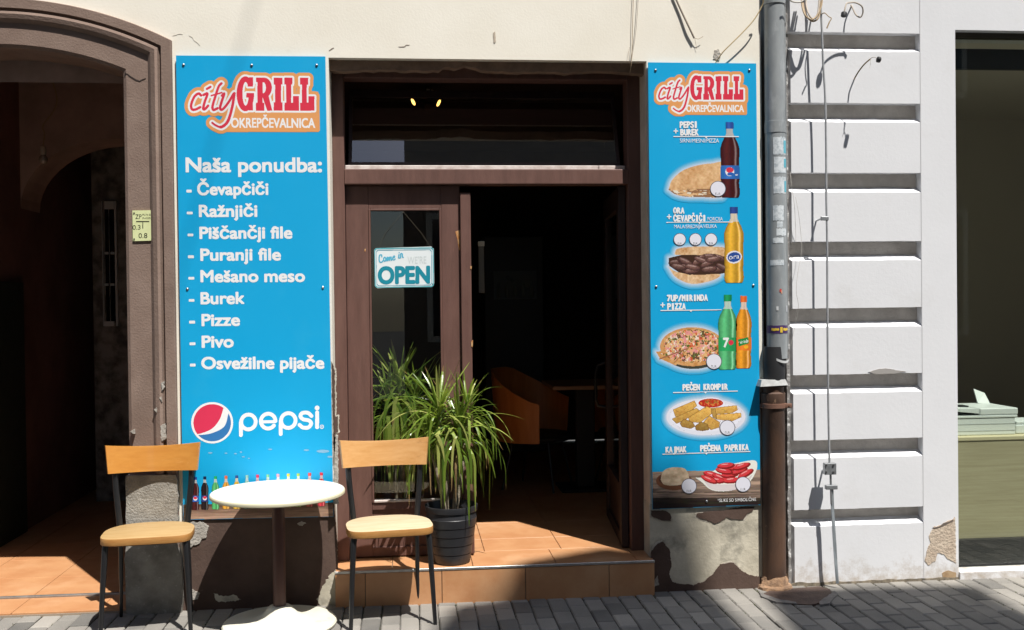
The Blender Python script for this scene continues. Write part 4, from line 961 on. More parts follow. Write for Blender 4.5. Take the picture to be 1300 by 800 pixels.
P.paint(P.poly(bez([(285, 575), (330, 570), (420, 520), (540, 490), (605, 484), (616, 520), (590, 580), (540, 625), (450, 648), (370, 640), (320, 600), (285, 575)], 6)), (.82, .81, .80)); P.paint(P.poly(bez([(330, 590), (400, 610), (520, 605), (590, 560), (540, 625), (450, 646), (370, 636), (330, 590)], 5)), (.66, .64, .63))
r2 = np.random.default_rng(8); t = P.noise(.012, 71)
for cx, cy, ro in ((375, 560, .25), (420, 575, .4), (470, 560, -.1), (520, 540, -.3), (500, 520, -.15), (440, 540, .2), (555, 555, -.5), (400, 590, .1), (480, 590, -.1), (535, 515, -.3), (450, 512, -.1), (360, 585, .4)):
    P.paint(P.ell(cx, cy, 48, 17, ro), (.26, .015, .02)); P.paint(P.ell(cx-4, cy-4, 42, 12, ro), np.stack([.62+.1*t, .03+.04*t, .045+.03*t], -1)); P.paint(P.ell(cx-8, cy-8, 20, 3, ro), (.85, .35, .33))
P.build('pepper_dish_picture', right)
for x, y in ((874.8, 617.2), (943.4, 615)): disc(x, y, 9.8)
disc(923.5, 543, 9.8); disc(906.4, 459, 10); disc(911.5, 239.8, 10)
# bottles
def rbot(x, t0, b0, w, cap, liq, lab, lean, seed, deco):
    P = Print(x-w/2-7, t0-4, x+w/2+7, b0+4, YB-.0016, .0028); Q = Print.__new__(Print); Q.__dict__.update(P.__dict__); Q.on = P.on.copy()
    bottle(P, x, t0, b0, w, cap, liq, lab, seed=seed, lean=lean); deco(P); P.build('bottle_picture', right)
def d1(P):
    P.paint(P.ell(926.5, 218, 5.6, 5.6), WHT); P.paint(P.ell(926.5, 216, 4.8, 3.4), RED); P.paint(P.ell(927.5, 221, 4.2, 2.2), (.03, .12, .42)); P.paint(P.text('pepsi', 932.5, 223, 937.5, 223, 3.2, .0004), WHT)
rbot(926.8, 154.8, 251, 24.5, (.03, .10, .38), (.085, .016, .018), (.035, .16, .50), .012, 81, d1)
def d2(P):
    P.paint(P.ell(932, 326.5, 9.8, 8, -.15), (.75, .78, .84)); P.paint(P.ell(932, 326.5, 8.4, 6.2, -.15), (.03, .08, .32)); P.paint(P.text('ora', 925.5, 329.5, 938.5, 328, 6.0, .0016), WHT)
rbot(931.8, 263, 359, 25, (.03, .07, .28), (.86, .47, .045), None, .004, 82, d2)
def d3(P):
    P.paint(P.text('7', 918.6, 440.5, 925, 440.5, 11, .003), WHT); P.paint(P.ell(928, 435, 3.2, 3.2), RED)
rbot(923.6, 374.4, 469, 24, (.015, .30, .10), (.12, .55, .22), (.03, .38, .12), -.010, 83, d3)
def d4(P):
    P.paint(P.poly([(937, 431), (950, 428), (950.5, 436), (938, 440)]), (.02, .25, .06)); P.paint(P.text('mirinda', 937.5, 437, 950, 434.5, 4.0, .0006), WHT); P.paint(P.ell(947, 440.5, 3, 2.3), (.9, .45, .03))
rbot(944, 375.6, 467.5, 20.5, (.80, .16, .03), (.90, .36, .03), (.85, .22, .03), -.006, 84, d4)

# ------------------------------------------------------------------ small signs
cs = [(168.0, 267.3), (195, 267.0), (195.8, 305.4), (168.6, 306.2)]; ys = -.014
gs = thing('gas_marker_plate', 'small pale yellow enamel plate with black figures screwed to the brown gateway jamb', 'marker plate', tuple(pw(182, 306, ys)))
q = MB(); c4 = [pw(*c, ys-.006) for c in cs]; q.hexa([c4[3], c4[2], c4[2]+Vector((0, .006, 0)), c4[3]+Vector((0, .006, 0)), c4[0], c4[1], c4[1]+Vector((0, .006, 0)), c4[0]+Vector((0, .006, 0))]); q.build('plate', mat('yellow_enamel', (.72, .76, .42), .4, (.66, .70, .36), 20), gs)
P = Print(166, 265, 198, 308, ys-.0066, .0009)
K = (.02, .02, .018)
m = P.text('ZP', 171.8, 278, 179.8, 277.8, 5.6, .0004) | P.text('0.3', 168.4, 291.6, 178.4, 291.4, 5.6, .0006) | P.text('0.8', 176, 302.4, 187, 302.2, 6.2, .0006) | P.rect(172.8, 280.8, 189.6, 281.9) | P.rect(180.8, 281.6, 181.8, 290.2)
m |= P.text('PLIN SL', 181, 273.8, 192.5, 273.6, 2.2) | P.text('P-0205', 181, 278.2, 193, 278, 2.2)
P.paint(m, K); P.build('lettering', gs)
for a, b in ((170.3, 270.6), (193, 271), (170.4, 303.6), (193, 304)):
    q = MB(); c = pw(a, b, ys-.006); q.tube([c+Vector((0, .002, 0)), c+Vector((0, -.003, 0))], .0045, 8); q.build('screw', mat('screw_steel_dark', (.15, .13, .11), .5, metal=.6), gs)

yo = LY-.012
og = thing('open_sign', 'small white and turquoise enamel sign reading OPEN hung on the glass door', 'door sign', tuple(pw(513, 365, yo)))
cs = [(475, 315.2), (550.6, 313), (551.2, 362.6), (476.4, 366.2)]
q = MB(); c4 = [pw(*c, yo) for c in cs]; dv = Vector((0, .003, 0)); vv = q.hexa([c4[3], c4[2], c4[2]+dv, c4[3]+dv, c4[0], c4[1], c4[1]+dv, c4[0]+dv])
bmesh.ops.bevel(q.bm, geom=[e for e in q.bm.edges if abs((e.verts[0].co-e.verts[1].co).y) > .002], offset=.012, segments=4, affect='EDGES')
q.build('plate', mat('white_enamel', (.78, .83, .84), .4), og)
P = Print(472, 309, 555, 369, yo-.0008, .0012); P.A = (P.PX-460)*7.275; P.B = (P.PY-290)*7.275
TQ = (.02, .26, .36)
def rr(x0, y0, x1, y1, k): return P.poly([(x0+k, y0), (x1-k, y0-6), (x1, y0+k-6), (x1+3, y1-k-8), (x1-k, y1-8), (x0+k+6, y1), (x0+6, y1-k), (x0, y0+k)])
P.paint(rr(110, 182, 658, 549, 16) & ~rr(118, 192, 650, 541, 16), (.12, .42, .52)); P.paint(rr(126, 200, 642, 533, 16) & ~rr(130, 205, 637, 528, 16), (.10, .38, .48))
P.erase(~rr(108, 180, 660, 551, 16))
r = 6
cm = P.stroke(bez([(180, 262), (176, 245), (160, 250), (155, 285), (162, 310), (178, 312), (190, 300)]), r) | P.stroke(arcp(207, 285, 10, 18, 0, 360), r)
cm |= P.stroke(bez([(226, 300), (228, 268), (236, 272), (236, 298), (246, 266), (252, 272), (250, 296), (262, 264), (268, 270), (266, 294), (272, 290)]), r-1) | P.stroke(bez([(280, 276), (298, 266), (296, 254), (284, 262), (280, 285), (292, 292), (304, 282)]), r-1)
cm |= P.stroke([(338, 242), (335, 270), (341, 275)], r) | P.ell(340, 224, 5, 6) | P.stroke(bez([(352, 272), (355, 236), (368, 236), (370, 262), (378, 268)]), r)
P.paint(cm, (.10, .46, .60)); P.paint(P.text('WE\'RE', 460+418/7.275, 290+328/7.275, 460+592/7.275, 290+324/7.275, 66/7.275, .0008), (.62, .66, .68))
P.paint(P.text('OPEN', 460+152/7.275, 290+508/7.275, 460+618/7.275, 290+502/7.275, 148/7.275, .0060), TQ)
P.build('lettering', og)
q = MB(); a = pw(512, 269, yo)
q.tube([pw(481, 314.3, yo+.001), pw(489, 296, yo+.001), a], .0007, 5); q.tube([pw(546, 312.6, yo+.001), pw(535, 296, yo+.001), a], .0007, 5); q.tube([a, a+Vector((0, .028, 0))], .003, 8)
q.build('hanging_string', mat('string', (.12, .10, .07), .8), og)

# ------------------------------------------------------------------ rain pipe between the houses
YP = -.022; PXc = pw(985.2, 300, YP).x
pipe = thing('rain_pipe', 'grey zinc rain pipe above a rusty brown iron foot between the two houses', 'drainpipe', (PXc, YP, 0))
zt = 5.2; zs = pw(985, 455, YP).z; r = .0595
q = MB(); q.lathe((PXc, YP, 0), [(r, zs+.0), (r, pw(985, 170, YP).z), (r+.0025, pw(985, 169.5, YP).z), (r+.0025, pw(985, 168, YP).z+.06), (r, pw(985, 168, YP).z+.061), (r, zt)], 40)
q.build('zinc_pipe', M_zinc, pipe, smooth=True)
q = MB(); z = pw(985, 4, YP).z; q.lathe((PXc, YP, 0), [(r+.001, z-.014), (r+.005, z-.012), (r+.005, z+.012), (r+.001, z+.014)], 40); q.box((PXc-.02, YP+r, z-.01), (PXc+.02, .06, z+.01)); q.build('pipe_clamp', M_zinc, pipe, smooth=True)
q = MB(); q.tube([(PXc+r+.0015, YP-.012, zs+.05), (PXc+r+.0015, YP-.012, zt)], .004, 6); q.build('pipe_seam', M_zinc, pipe)
def sticker(name, a0, a1, v0, v1, m, par, rr_=.0012, jag=0):
    """thin label curved round the pipe; angles in degrees from the front, to the right"""
    z0, z1 = pw(985, v1, YP).z, pw(985, v0, YP).z; s = MB(); n = 10; R = r+rr_+(.0026 if v0 < 170 else 0)
    lo, hi = [], []
    for k in range(n+1):
        a = rad(a0+(a1-a0)*k/n); o = jag*mnoise.noise(Vector((k*.9, v0, 3))); o2 = jag*mnoise.noise(Vector((k*.9, v0, 7)))
        lo.append((PXc+R*math.sin(a), YP-R*math.cos(a), z0+o)); hi.append((PXc+R*math.sin(a), YP-R*math.cos(a), z1+o2))
    A, Bv = s.verts(lo), s.verts(hi)
    for k in range(n): s.bm.faces.new((A[k], A[k+1], Bv[k+1], Bv[k]))
    return s.build(name, m, par, smooth=True)
M_stk = mat('worn_paper_label', (.62, .66, .68), .7, (.40, .45, .48), 45, lo=.45, hi=.62)
for a0, a1, v0, v1, j in ((-32, 60, 176, 198, .01), (-28, 60, 201, 221, .004), (-32, 58, 226, 247, .008), (-36, 28, 262, 281, .006), (-15, 20, 282, 290, .012), (-18, 50, 291, 300, .012), (-38, 24, 302.5, 309.5, .004), (-55, 25, 330.5, 337.5, .003)):
    sticker('worn_sticker', a0, a1, v0, v1, M_stk, pipe, jag=j)
for a0, a1, v0, v1, c in ((30, 58, 180, 196, (.12, .42, .52)), (32, 58, 203, 214, (.10, .40, .50)), (34, 58, 231, 245, (.12, .42, .52)), (-3, 8, 367, 371, (.55, .05, .04)), (5, 12, 369, 373, (.6, .3, .2)), (-22, -10, 389, 394, (.6, .62, .62)), (42, 58, 388, 396, (.5, .52, .55))):
    sticker('sticker_scrap', a0, a1, v0, v1, mat('sticker_%02d' % int(c[0]*100+c[1]*37), c, .6), pipe, .002, .003)
bd = sticker('purple_band', -88, 88, 413, 423, mat('purple_tape', (.06, .025, .12), .5), pipe, .0016, .003)
sticker('yellow_mark', -50, -8, 416.5, 419.5, mat('yellow_print', (.70, .48, .05), .5), pipe, .0026, .004); sticker('yellow_mark', -2, 12, 415, 422, MATS['yellow_print'], pipe, .0026, .004); sticker('yellow_mark', 16, 62, 416.5, 419.5, MATS['yellow_print'], pipe, .0026, .004)
# slanted pipe end and rubber boot
PB = pw(983, 480, YP).x
q = MB(); q.lathe((PB, YP, 0), [(.062, pw(981, 489, YP).z), (.063, pw(981, 476, YP).z), (.0655, pw(981, 462, YP).z), (.064, pw(981, 450, YP).z), (.0625, pw(981, 440, YP).z)], 36)
q.build('rubber_boot', M_black, pipe, smooth=True)
q = MB(); n = 30; A, Bv = [], []
for k in range(n+1):
    a = rad(-100+200*k/n); zz = pw(985, 449+10*math.cos(a-rad(25)), YP).z; R = .0655
    A.append(q.bm.verts.new((PXc+R*math.sin(a)-.001, YP-R*math.cos(a)-.004, zz-.007))); Bv.append(q.bm.verts.new((PXc+R*math.sin(a)-.001, YP-R*math.cos(a)-.004, zz+.007)))
for k in range(n): q.bm.faces.new((A[k], A[k+1], Bv[k+1], Bv[k]))
q.build('pipe_lip', mat('worn_zinc_edge', (.55, .56, .56), .5), pipe, smooth=True)
q = MB(); a, b = pw(965, 491, YP-.07), pw(1000, 482, YP-.07)
q.hexa([(a.x, YP-.075, a.z), (b.x, YP-.075, a.z+.006), (b.x, .02, a.z+.006), (a.x, .02, a.z), (a.x+.014, YP-.06, b.z), (b.x-.008, YP-.06, b.z), (b.x-.008, .02, b.z), (a.x+.014, .02, b.z)]); q.build('zinc_collar', mat('pale_zinc', (.44, .45, .44), .6, (.30, .30, .29), 20), pipe)
PR = pw(982, 620, YP).x; rr2 = .068
q = MB(); zf = pw(982, 748, YP).z; q.lathe((PR, YP, 0), [(rr2, zf), (rr2, pw(982, 519, YP).z), (rr2+.004, pw(982, 517, YP).z), (rr2+.004, pw(982, 499, YP).z), (rr2-.006, pw(982, 497, YP).z), (rr2-.004, pw(982, 493, YP).z), (rr2-.002, pw(982, 490.5, YP).z)], 40); q.build('iron_pipe', M_rust, pipe, smooth=True)
q = MB(); z = pw(982, 514.5, YP).z; q.lathe((PR, YP, 0), [(rr2+.0045, z-.014), (rr2+.009, z-.013), (rr2+.009, z+.013), (rr2+.0045, z+.014)], 40); q.box((PR+rr2*.7, YP-.052, z-.013), (PR+rr2+.03, YP-.040, z+.013), .002); q.box((PR-rr2-.012, YP-.02, z-.012), (PR-rr2+.01, .03, z+.012)); q.build('iron_bracket', mat('brown_iron', (.20, .10, .065), .65, (.12, .06, .04), 12, .2, 60), pipe, smooth=True)
q = MB(); q.tube([(PR+.083, YP-.055, z), (PR+.083, YP-.066, z)], .008, 6); q.build('bracket_bolt', MATS['brown_iron'], pipe)
q = MB(); q.lathe((PR, YP, 0), [(.105, -.01), (.098, .012), (.082, .025), (.074, .05), (.0685, .075)], 24); ft = q.build('mortar_foot', mat('orange_mortar', (.50, .30, .17), .95, (.30, .19, .12), 18, .8, 50), pipe)
for v in ft.data.vertices:
    w = v.co; d = mnoise.noise(Vector((w.x*30, w.y*30, w.z*30)))*.014; v.co.x += d; v.co.z += abs(d)*.7*(1 if w.z > .01 else 0)
# narrow dark gap behind the pipe, mortar beside it
q = MB(); q.slab(ragged([(GX0-.010, -.02), (GX0-.010, 3.4), (GX0+.012, 3.4), (GX0+.008, -.02)], .004, .03, 2), -.004, .07); q.build('joint_mortar', mat('joint_mortar', (.34, .33, .32), .95, (.16, .15, .14), 14, .6, 50, col3=(.75, .74, .72), scale3=18, lo3=.55, hi3=.62), white)

# sunken brown lid
cv = thing('drain_cover', 'worn brown iron drain lid set in the paving at the foot of the pipe', 'drain cover', tuple(pg(1018, 760, 0)))
def lid(pts, z0, z1, m, name):
    q = MB(); o = []
    for a, b in zip(pts, pts[1:]+pts[:1]):
        for k in range(4):
            p = pg(a[0]+(b[0]-a[0])*k/4, a[1]+(b[1]-a[1])*k/4, 0); o.append((p.x+.008*mnoise.noise(Vector((p.x*40, p.y*40, 1))), min(-.002, p.y+.008*mnoise.noise(Vector((p.x*40, p.y*40, 4))))))
    q.flat(o, z0, z1); return q.build(name, m, cv)
lid([(968, 756), (978, 750), (1002, 748.5), (1040, 745.5), (1053, 749), (1057, 757), (1048, 765), (1030, 769), (1005, 768), (982, 763)], -.01, .006, mat('old_lid_iron', (.13, .085, .065), .85, (.085, .055, .045), 9, .6, 60), 'lid')
lid([(964, 753), (972, 757), (990, 763), (1010, 766), (1012, 768.5), (985, 766), (966, 759)], -.01, .009, mat('lid_mortar', (.26, .24, .22), .95, (.16, .15, .14), 15, .6, 60), 'mortar_rim')
lid([(1040, 766), (1053, 757), (1060, 752), (1064, 757), (1052, 768), (1042, 770)], -.01, .010, MATS['lid_mortar'], 'mortar_rim')

# ------------------------------------------------------------------ earth rod on the white wall
yr = -.085
rod = thing('earthing_rod', 'thin grey earthing rod with a clamp box running down the white wall', 'rod', tuple(pw(1063, 740, yr)))
q = MB(); q.tube(spline([pw(*p, yr) for p in ((1039, -60), (1041.6, 0), (1043, 30), (1045, 80), (1047.6, 125), (1048.8, 190), (1049, 250), (1050, 300), (1050.4, 380), (1051, 470), (1052.4, 560), (1053.4, 592))], 5), .0062, 10); q.build('upper_rod', mat('grey_rod', (.45, .46, .47), .55, (.36, .37, .38), 20, metal=.3), rod, smooth=True)
def rodbox(x0, y0, x1, y1, d0, d1, name, m=M_steel, bev=.003):
    q = MB(); a, b = pw(x0, y1, yr), pw(x1, y0, yr); q.box((a.x, yr-d0, a.z), (b.x, yr+d1, b.z), bev, 2); return q.build(name, m, rod)
rodbox(1046, 587.5, 1060.6, 602.5, .016, .018, 'clamp_box'); rodbox(1048, 615.5, 1062.4, 621.5, .014, .016, 'lower_clamp')
for a, b in ((1048.6, 590.6), (1057.8, 590.6), (1048.6, 599.4), (1057.8, 599.4)):
    q = MB(); c = pw(a, b, yr-.016); q.tube([c+Vector((0, .002, 0)), c+Vector((0, -.006, 0))], .006, 6); q.build('clamp_bolt', mat('dark_bolt', (.12, .12, .12), .5, metal=.7), rod)
q = MB(); q.tube([pw(1054.4, 602, yr), pw(1055.6, 640, yr)], .007, 8); q.build('joint_rod', M_steel, rod, smooth=True)
q = MB(); P2 = [(1055.8, 620), (1057.4, 650), (1059.6, 690), (1061.4, 715), (1063.2, 741)]; f = []
for k, (a, b) in enumerate(P2):
    c = pw(a, b, yr); w = .010 if k < 4 else .0085; f.append([q.bm.verts.new(c+Vector(v)) for v in ((-w, -.0025, 0), (w, -.0025+.006*(k % 2), 0), (w, .0025+.006*(k % 2), 0), (-w, .0025, 0))])
for A, Bv in zip(f, f[1:]):
    for k in range(4): q.bm.faces.new((A[k], A[(k+1) % 4], Bv[(k+1) % 4], Bv[k]))
q.bm.faces.new(f[0]); q.bm.faces.new(f[-1][::-1]); q.build('flat_bar', mat('flat_bar_zinc', (.40, .44, .46), .5, (.30, .33, .35), 12, metal=.5), rod)
# upper bracket, from the wall to the rod
q = MB(); a = pw(1049.6, 277.5, yr); q.box((a.x-.036, yr-.008, a.z-.012), (a.x+.010, yr+.010, a.z+.012), .003); q.tube([(a.x-.030, yr, a.z), (a.x-.030, .03, a.z-.01)], .005, 8); q.build('rod_bracket', M_steel, rod)
q = MB(); a = pw(1051.6, 600, yr); q.tube([(a.x, yr, a.z), (a.x, .02, a.z)], .006, 8); q.build('rod_bracket', M_steel, rod)

# ------------------------------------------------------------------ loose cables
def cable(name, label, runs, par_m, grp=None, plug=None):
    t = thing(name, label, 'cable', tuple(Vector(runs[0][0][0])), group=grp)
    for pts, r, m in runs:
        q = MB(); q.tube(spline(pts, 7), r, 8); q.build('wire', m, t, smooth=True)
    if plug:
        for (c, d) in plug:
            q = MB(); d = Vector(d); c = Vector(c); q.tube([c-d*.5, c-d*.35, c+d*.35, c+d*.5], [.010, .017, .017, .013], 10); q.build('plug', M_black, t, smooth=True)
    return t
M_cab = mat('beige_cable', (.46, .40, .33), .6); M_cabd = mat('tan_cable', (.36, .26, .15), .6); M_cabg = mat('pale_cable', (.55, .52, .47), .6)
S = lambda x, y, d: pw(x, y, -d)
cable('loose_cable', 'beige cable end looped back above the topmost groove with a black plug', [([S(1080.5, 10, -.01), S(1081, 7, .04), S(1086, 18, .07), S(1092, 22, .09), S(1095.5, 16, .10), S(1094, 8, .11), S(1086, 3.5, .12), S(1078, 3.6, .13), S(1074.5, 5, .14), S(1072.5, 12, .15), S(1071.5, 17, .15)], .0045, M_cab)], None, plug=[(S(1071.4, 18.6, .15), (0.004, 0, .03))])
cable('loose_cable', 'cable end sticking out slanted from the white wall with a black tip', [([S(1084.8, 100, -.005), S(1085.2, 99, .03), S(1090, 91, .06), S(1097, 82, .10), S(1104.5, 75.2, .15)], .0042, M_cabd), ([S(1104, 75.6, .148), S(1108, 72.8, .17), S(1112, 73.2, .18), S(1115, 75.5, .19)], .0022, M_cabg), ([S(1105.6, 75, .15), S(1105, 82, .155), S(1104, 86, .16)], .0014, M_cabg)], None, plug=[(S(1115.4, 75.8, .19), (.022, 0, -.004))])
coil = [([S(1020.5, -12, .05), S(1019.6, 2, .07), S(1021, 14, .09), S(1026, 23, .10), S(1032, 27, .11), S(1038, 24, .11), S(1040.5, 16, .10), S(1041, 5, .09), S(1039, -12, .07)], .0055, M_cabd),
        ([S(1024, -12, .06), S(1023.4, 4, .08), S(1026, 16, .11), S(1030.4, 23, .12), S(1036, 22.4, .12), S(1039, 12, .11), S(1040.6, -12, .08)], .005, M_cab),
        ([S(1018, -12, .05), S(1018, 5, .08), S(1022, 19, .12), S(1030, 25, .13), S(1037, 20, .12), S(1043, 6, .10), S(1043.6, -12, .07)], .005, M_cabd),
        ([S(1043, 18, .09), S(1047, 16.6, .12), S(1052, 21, .14), S(1055.4, 23.4, .15), S(1053, 28, .15)], .003, M_cabd), ([S(1053, 28, .15), S(1049.6, 36, .15)], .004, M_cabd)]
cable('cable_coil', 'bundle of beige cable hung in loops beside the rod on the white wall', coil, None)
cable('sagging_cable', 'pale cable sagging from the zinc pipe across to the cable bundle', [([S(1000, -5, .13), S(1004, 1, .10), S(1011, 3, .08), S(1019, 1.4, .08), S(1026, -8, .08)], .0045, M_cabg)], None)
cable('thin_wire', 'thin twisted wire hanging down the white wall beside the pipe', [([S(1003, 218, .01), S(1005, 235, .035), S(1008.6, 262, .03), S(1010, 290, .02), S(1010.4, 312, .015)], .0011, M_cabg), ([S(1010, 250, .04), S(1014, 272, .045), S(1017, 300, .03), S(1017.4, 322, .04), S(1013, 345, .05), S(1011, 370, .05), S(1013.6, 390, .04), S(1009, 415, .03), S(1004, 438, .02)], .0011, M_cabg)], None)
cable('hanging_wire', 'thin double wire hanging over the lintel above the doorway', [([S(804.4, -15, .012), S(803.4, 20, .014), S(802.6, 55, .014), S(801.6, 79, .02), S(799.6, 93, .0)], .0018, M_cabd), ([S(811, -15, .012), S(808.6, 25, .014), S(806, 50, .014), S(802.8, 70, .016), S(801.8, 79, .02)], .0018, M_cab), ([S(799.2, 60, .01), S(797.8, 70, .012), S(797.4, 77, .012)], .0009, M_cabd)], None)
cable('cut_cable', 'cut grey cable slanting down the cream wall with a frayed end', [([S(855, -8, .012), S(865, 14, .014), S(874, 33, .02), S(881.4, 48.6, .018)], .0058, mat('dust_grey_cable', (.30, .25, .20), .7)), ([S(881, 48, .018), S(886, 49.6, .02), S(890, 48, .02), S(892.4, 46.4, .02)], .0014, M_cabd), ([S(881.8, 48, .016), S(883, 54, .01), S(884.8, 63, .008)], .0009, M_cabd)], None)
cable('sign_cable', 'beige cable running from the zinc pipe down to the top of the picture board', [([S(969, -6, .09), S(968, 6, .07), S(958, 24, .06), S(944, 40, .055), S(930, 54, .05), S(918, 66, .04), S(911, 76, .02), S(909, 79, .0)], .0034, mat('ochre_cable', (.50, .38, .20), .6))], None)

# ------------------------------------------------------------------ chairs
M_seatb = mat('pale_bent_wood', (.66, .37, .15), .42, (.56, .28, .09), 5, .03, 60, stretch=(1, 7, 7), lo=.3, hi=.7, coat=.15, col3=(.40, .19, .06), scale3=3, lo3=.62, hi3=.8)
M_seata = mat('orange_bent_wood', (.60, .27, .055), .36, (.52, .21, .038), 5, .02, 60, stretch=(1, 7, 7), lo=.3, hi=.7, coat=.25, col3=(.66, .36, .12), scale3=4, lo3=.6, hi3=.8)
M_seattop = mat('worn_seat_wood', (.47, .32, .145), .5, (.40, .25, .10), 6, .03, 60, stretch=(1, 6, 6), lo=.3, hi=.7, col3=(.42, .22, .08), scale3=4, lo3=.66, hi3=.8)
M_seattop2 = mat('bleached_seat_wood', (.60, .50, .34), .6, (.52, .39, .23), 6, .05, 60, stretch=(1, 6, 6), lo=.3, hi=.7, col3=(.46, .29, .13), scale3=4, lo3=.62, hi3=.8)
def rslab(mb, outline, z0, z1, bev):
    """horizontal plate with a softened rim"""
    rings = []
    c = Vector((sum(p[0] for p in outline)/len(outline), sum(p[1] for p in outline)/len(outline)))
    for ins, z in ((bev*1.2, z0), (bev*.3, z0+bev*.35), (0, z0+bev), (0, z1-bev), (bev*.3, z1-bev*.3), (bev*1.3, z1)):
        ring_ = []
        for p in outline:
            d = Vector(p)-c; L_ = d.length; d = d*(1-ins/L_); ring_.append(mb.bm.verts.new((c.x+d.x, c.y+d.y, z)))
        rings.append(ring_)
    n = len(outline)
    for A, Bv in zip(rings, rings[1:]):
        for k in range(n): mb.bm.faces.new((A[k], A[(k+1) % n], Bv[(k+1) % n], Bv[k]))
    mb.bm.faces.new(rings[0][::-1]); mb.bm.faces.new(rings[-1])
M_edge = mat('seat_edge_ply', (.46, .235, .07), .5, (.38, .17, .045), 8, .05, 40, stretch=(2, 2, 14))
def make_chair(label, back_m, seat_m):
    t = thing('bistro_chair', label, 'chair', (0, 0, 0), group='bistro chairs at the round table')
    # seat: rounded front, narrower rear; origin under the seat centre, front to -y
    def sup(w, d, n=48):
        o = []
        for k in range(n):
            a = 2*math.pi*k/n; ca, sa = math.cos(a), math.sin(a); e = 2/3.4
            x = math.copysign(abs(ca)**e, ca); y = math.copysign(abs(sa)**e, sa)
            if y < 0: x, y = math.copysign(abs(ca)**.30, ca), -abs(sa)**.42
            else: x, y = math.copysign(abs(ca)**.78, ca), abs(sa)**.85
            o.append((x*w*(1-.05*max(0, y)), y*d))
        return o
    q = MB(); rslab(q, sup(.230, .200, 72), .480, .519, .0045)
    for f in q.bm.faces:
        if all(v.co.z < .5185 for v in f.verts): f.material_index = 1
    q.build('seat', [seat_m, M_edge], t, smooth=True, angle=35)
    q = MB(); rslab(q, sup(.19, .165), .470, .482, .003); q.build('seat_frame', M_blackmetal, t, smooth=True)
    for sx in (-1, 1):
        q = MB(); q.tube([(sx*.196, -.150, .476), (sx*.200, -.155, .45), (sx*.214, -.178, .18), (sx*.222, -.190, .0)], [.0165, .0165, .013, .0105], 12); q.build('leg', M_blackmetal, t, smooth=True)
        q = MB(); q.tube(spline([(sx*.186, .222, .0), (sx*.180, .200, .22), (sx*.176, .172, .45), (sx*.178, .165, .52), (sx*.192, .180, .66), (sx*.200, .190, .77), (sx*.202, .196, .86)], 4), [.0095]*4+[.0125]*4+[.016]*17, 12)
        q.build('leg', M_blackmetal, t, smooth=True)
    # bent back rest
    q = MB(); n = 22; zb, zt_ = .797, .934; g = []
    for k in range(n+1):
        u = -1+2*k/n; x = u*.243; y = .212-.055*u*u; dz = .018*u*u; nx, ny = (2*.055*u/.243), 1.0; l = math.hypot(nx, ny); nx, ny = nx/l, ny/l
        w = []
        for z, s in ((zb+dz*.2, 0), (zt_+dz, 1)):
            ly = (z-.865)*.12; x = u*(.230 if s == 0 else .244)
            w.append(((x, y+ly, z), (x+nx*.017, y+ly+ny*.017, z)))
        g.append([q.bm.verts.new(v) for v in (w[0][0], w[0][1], w[1][1], w[1][0])])
    for A, Bv in zip(g, g[1:]):
        for k in range(4): q.bm.faces.new((A[k], A[(k+1) % 4], Bv[(k+1) % 4], Bv[k]))
    q.bm.faces.new(g[0]); q.bm.faces.new(g[-1][::-1])
    es = [e for e in q.bm.edges if len(e.link_faces) == 2 and e.calc_face_angle(0) > .7]; bmesh.ops.bevel(q.bm, geom=es, offset=.005, segments=3, affect='EDGES')
    bo = q.build('backrest', back_m, t, smooth=True, angle=35)
    return t
ch1 = make_chair('black legged chair with glossy orange wooden back, in front of the grey jamb stone', M_seata, M_seattop)
ch2 = ch1.copy(); COL.objects.link(ch2)
for c in list(ch1.children):
    d = c.copy(); COL.objects.link(d); d.parent = ch2
    for e in list(c.children):
        f = e.copy(); COL.objects.link(f); f.parent = d
    if d.name.startswith('seat.'): d.data = d.data.copy(); d.data.materials[0] = M_seattop2
    if d.name.startswith('backrest'): d.data = d.data.copy(); d.data.materials[0] = M_seatb
ch2['label'] = 'black legged chair with faded pale wooden seat and back, in front of the doorstep'
def place(o, fl_px, fr_px, off=0.0):
    """stand the chair so its front feet meet two survey points on the paving"""
    a, b = pg(*fl_px), pg(*fr_px); d = b-a; ang = math.atan2(d.y, d.x)+off; mid = (a+b)/2
    o.rotation_euler = (0, 0, ang); o.location = mid+Vector((-math.sin(ang), math.cos(ang), 0))*.190
place(ch1, (131, 811), (239.5, 808), rad(9)); place(ch2, (447.5, 800), (551, 795), rad(6))

# ------------------------------------------------------------------ table
tc_ = pg(353, 622.5, .722); TX, TY = tc_.x, tc_.y
tb = thing('bistro_table', 'round white cafe table on a brown post and flared cream foot', 'table', (TX, TY, 0))
q = MB(); R = .352; q.lathe((TX, TY, 0), [(R-.03, .694), (R-.008, .695), (R-.001, .700), (R, .708), (R-.001, .715), (R-.005, .719)], 72); q.build('table_rim', mat('cream_rim', (.66, .62, .44), .4), tb, smooth=True)
q = MB(); q.lathe((TX, TY, 0), [(R-.0055, .7185), (R-.007, .7205), (R-.012, .7215), (.02, .7216)], 72); q.build('table_top', mat('white_laminate', (.80, .79, .75), .35, (.76, .75, .70), 8), tb, smooth=True)
q = MB(); q.lathe((TX, TY, 0), [(.033, .10), (.033, .694)], 28); q.lathe((TX, TY, 0), [(.11, .684), (.11, .6935)], 28); q.build('column', mat('brown_post', (.070, .028, .020), .42), tb, smooth=True)
q = MB(); prof = [(.285, .0), (.297, .006), (.300, .016), (.294, .025), (.27, .032), (.23, .036), (.17, .040), (.125, .048), (.095, .064), (.076, .085), (.064, .100), (.052, .108), (.034, .110)]
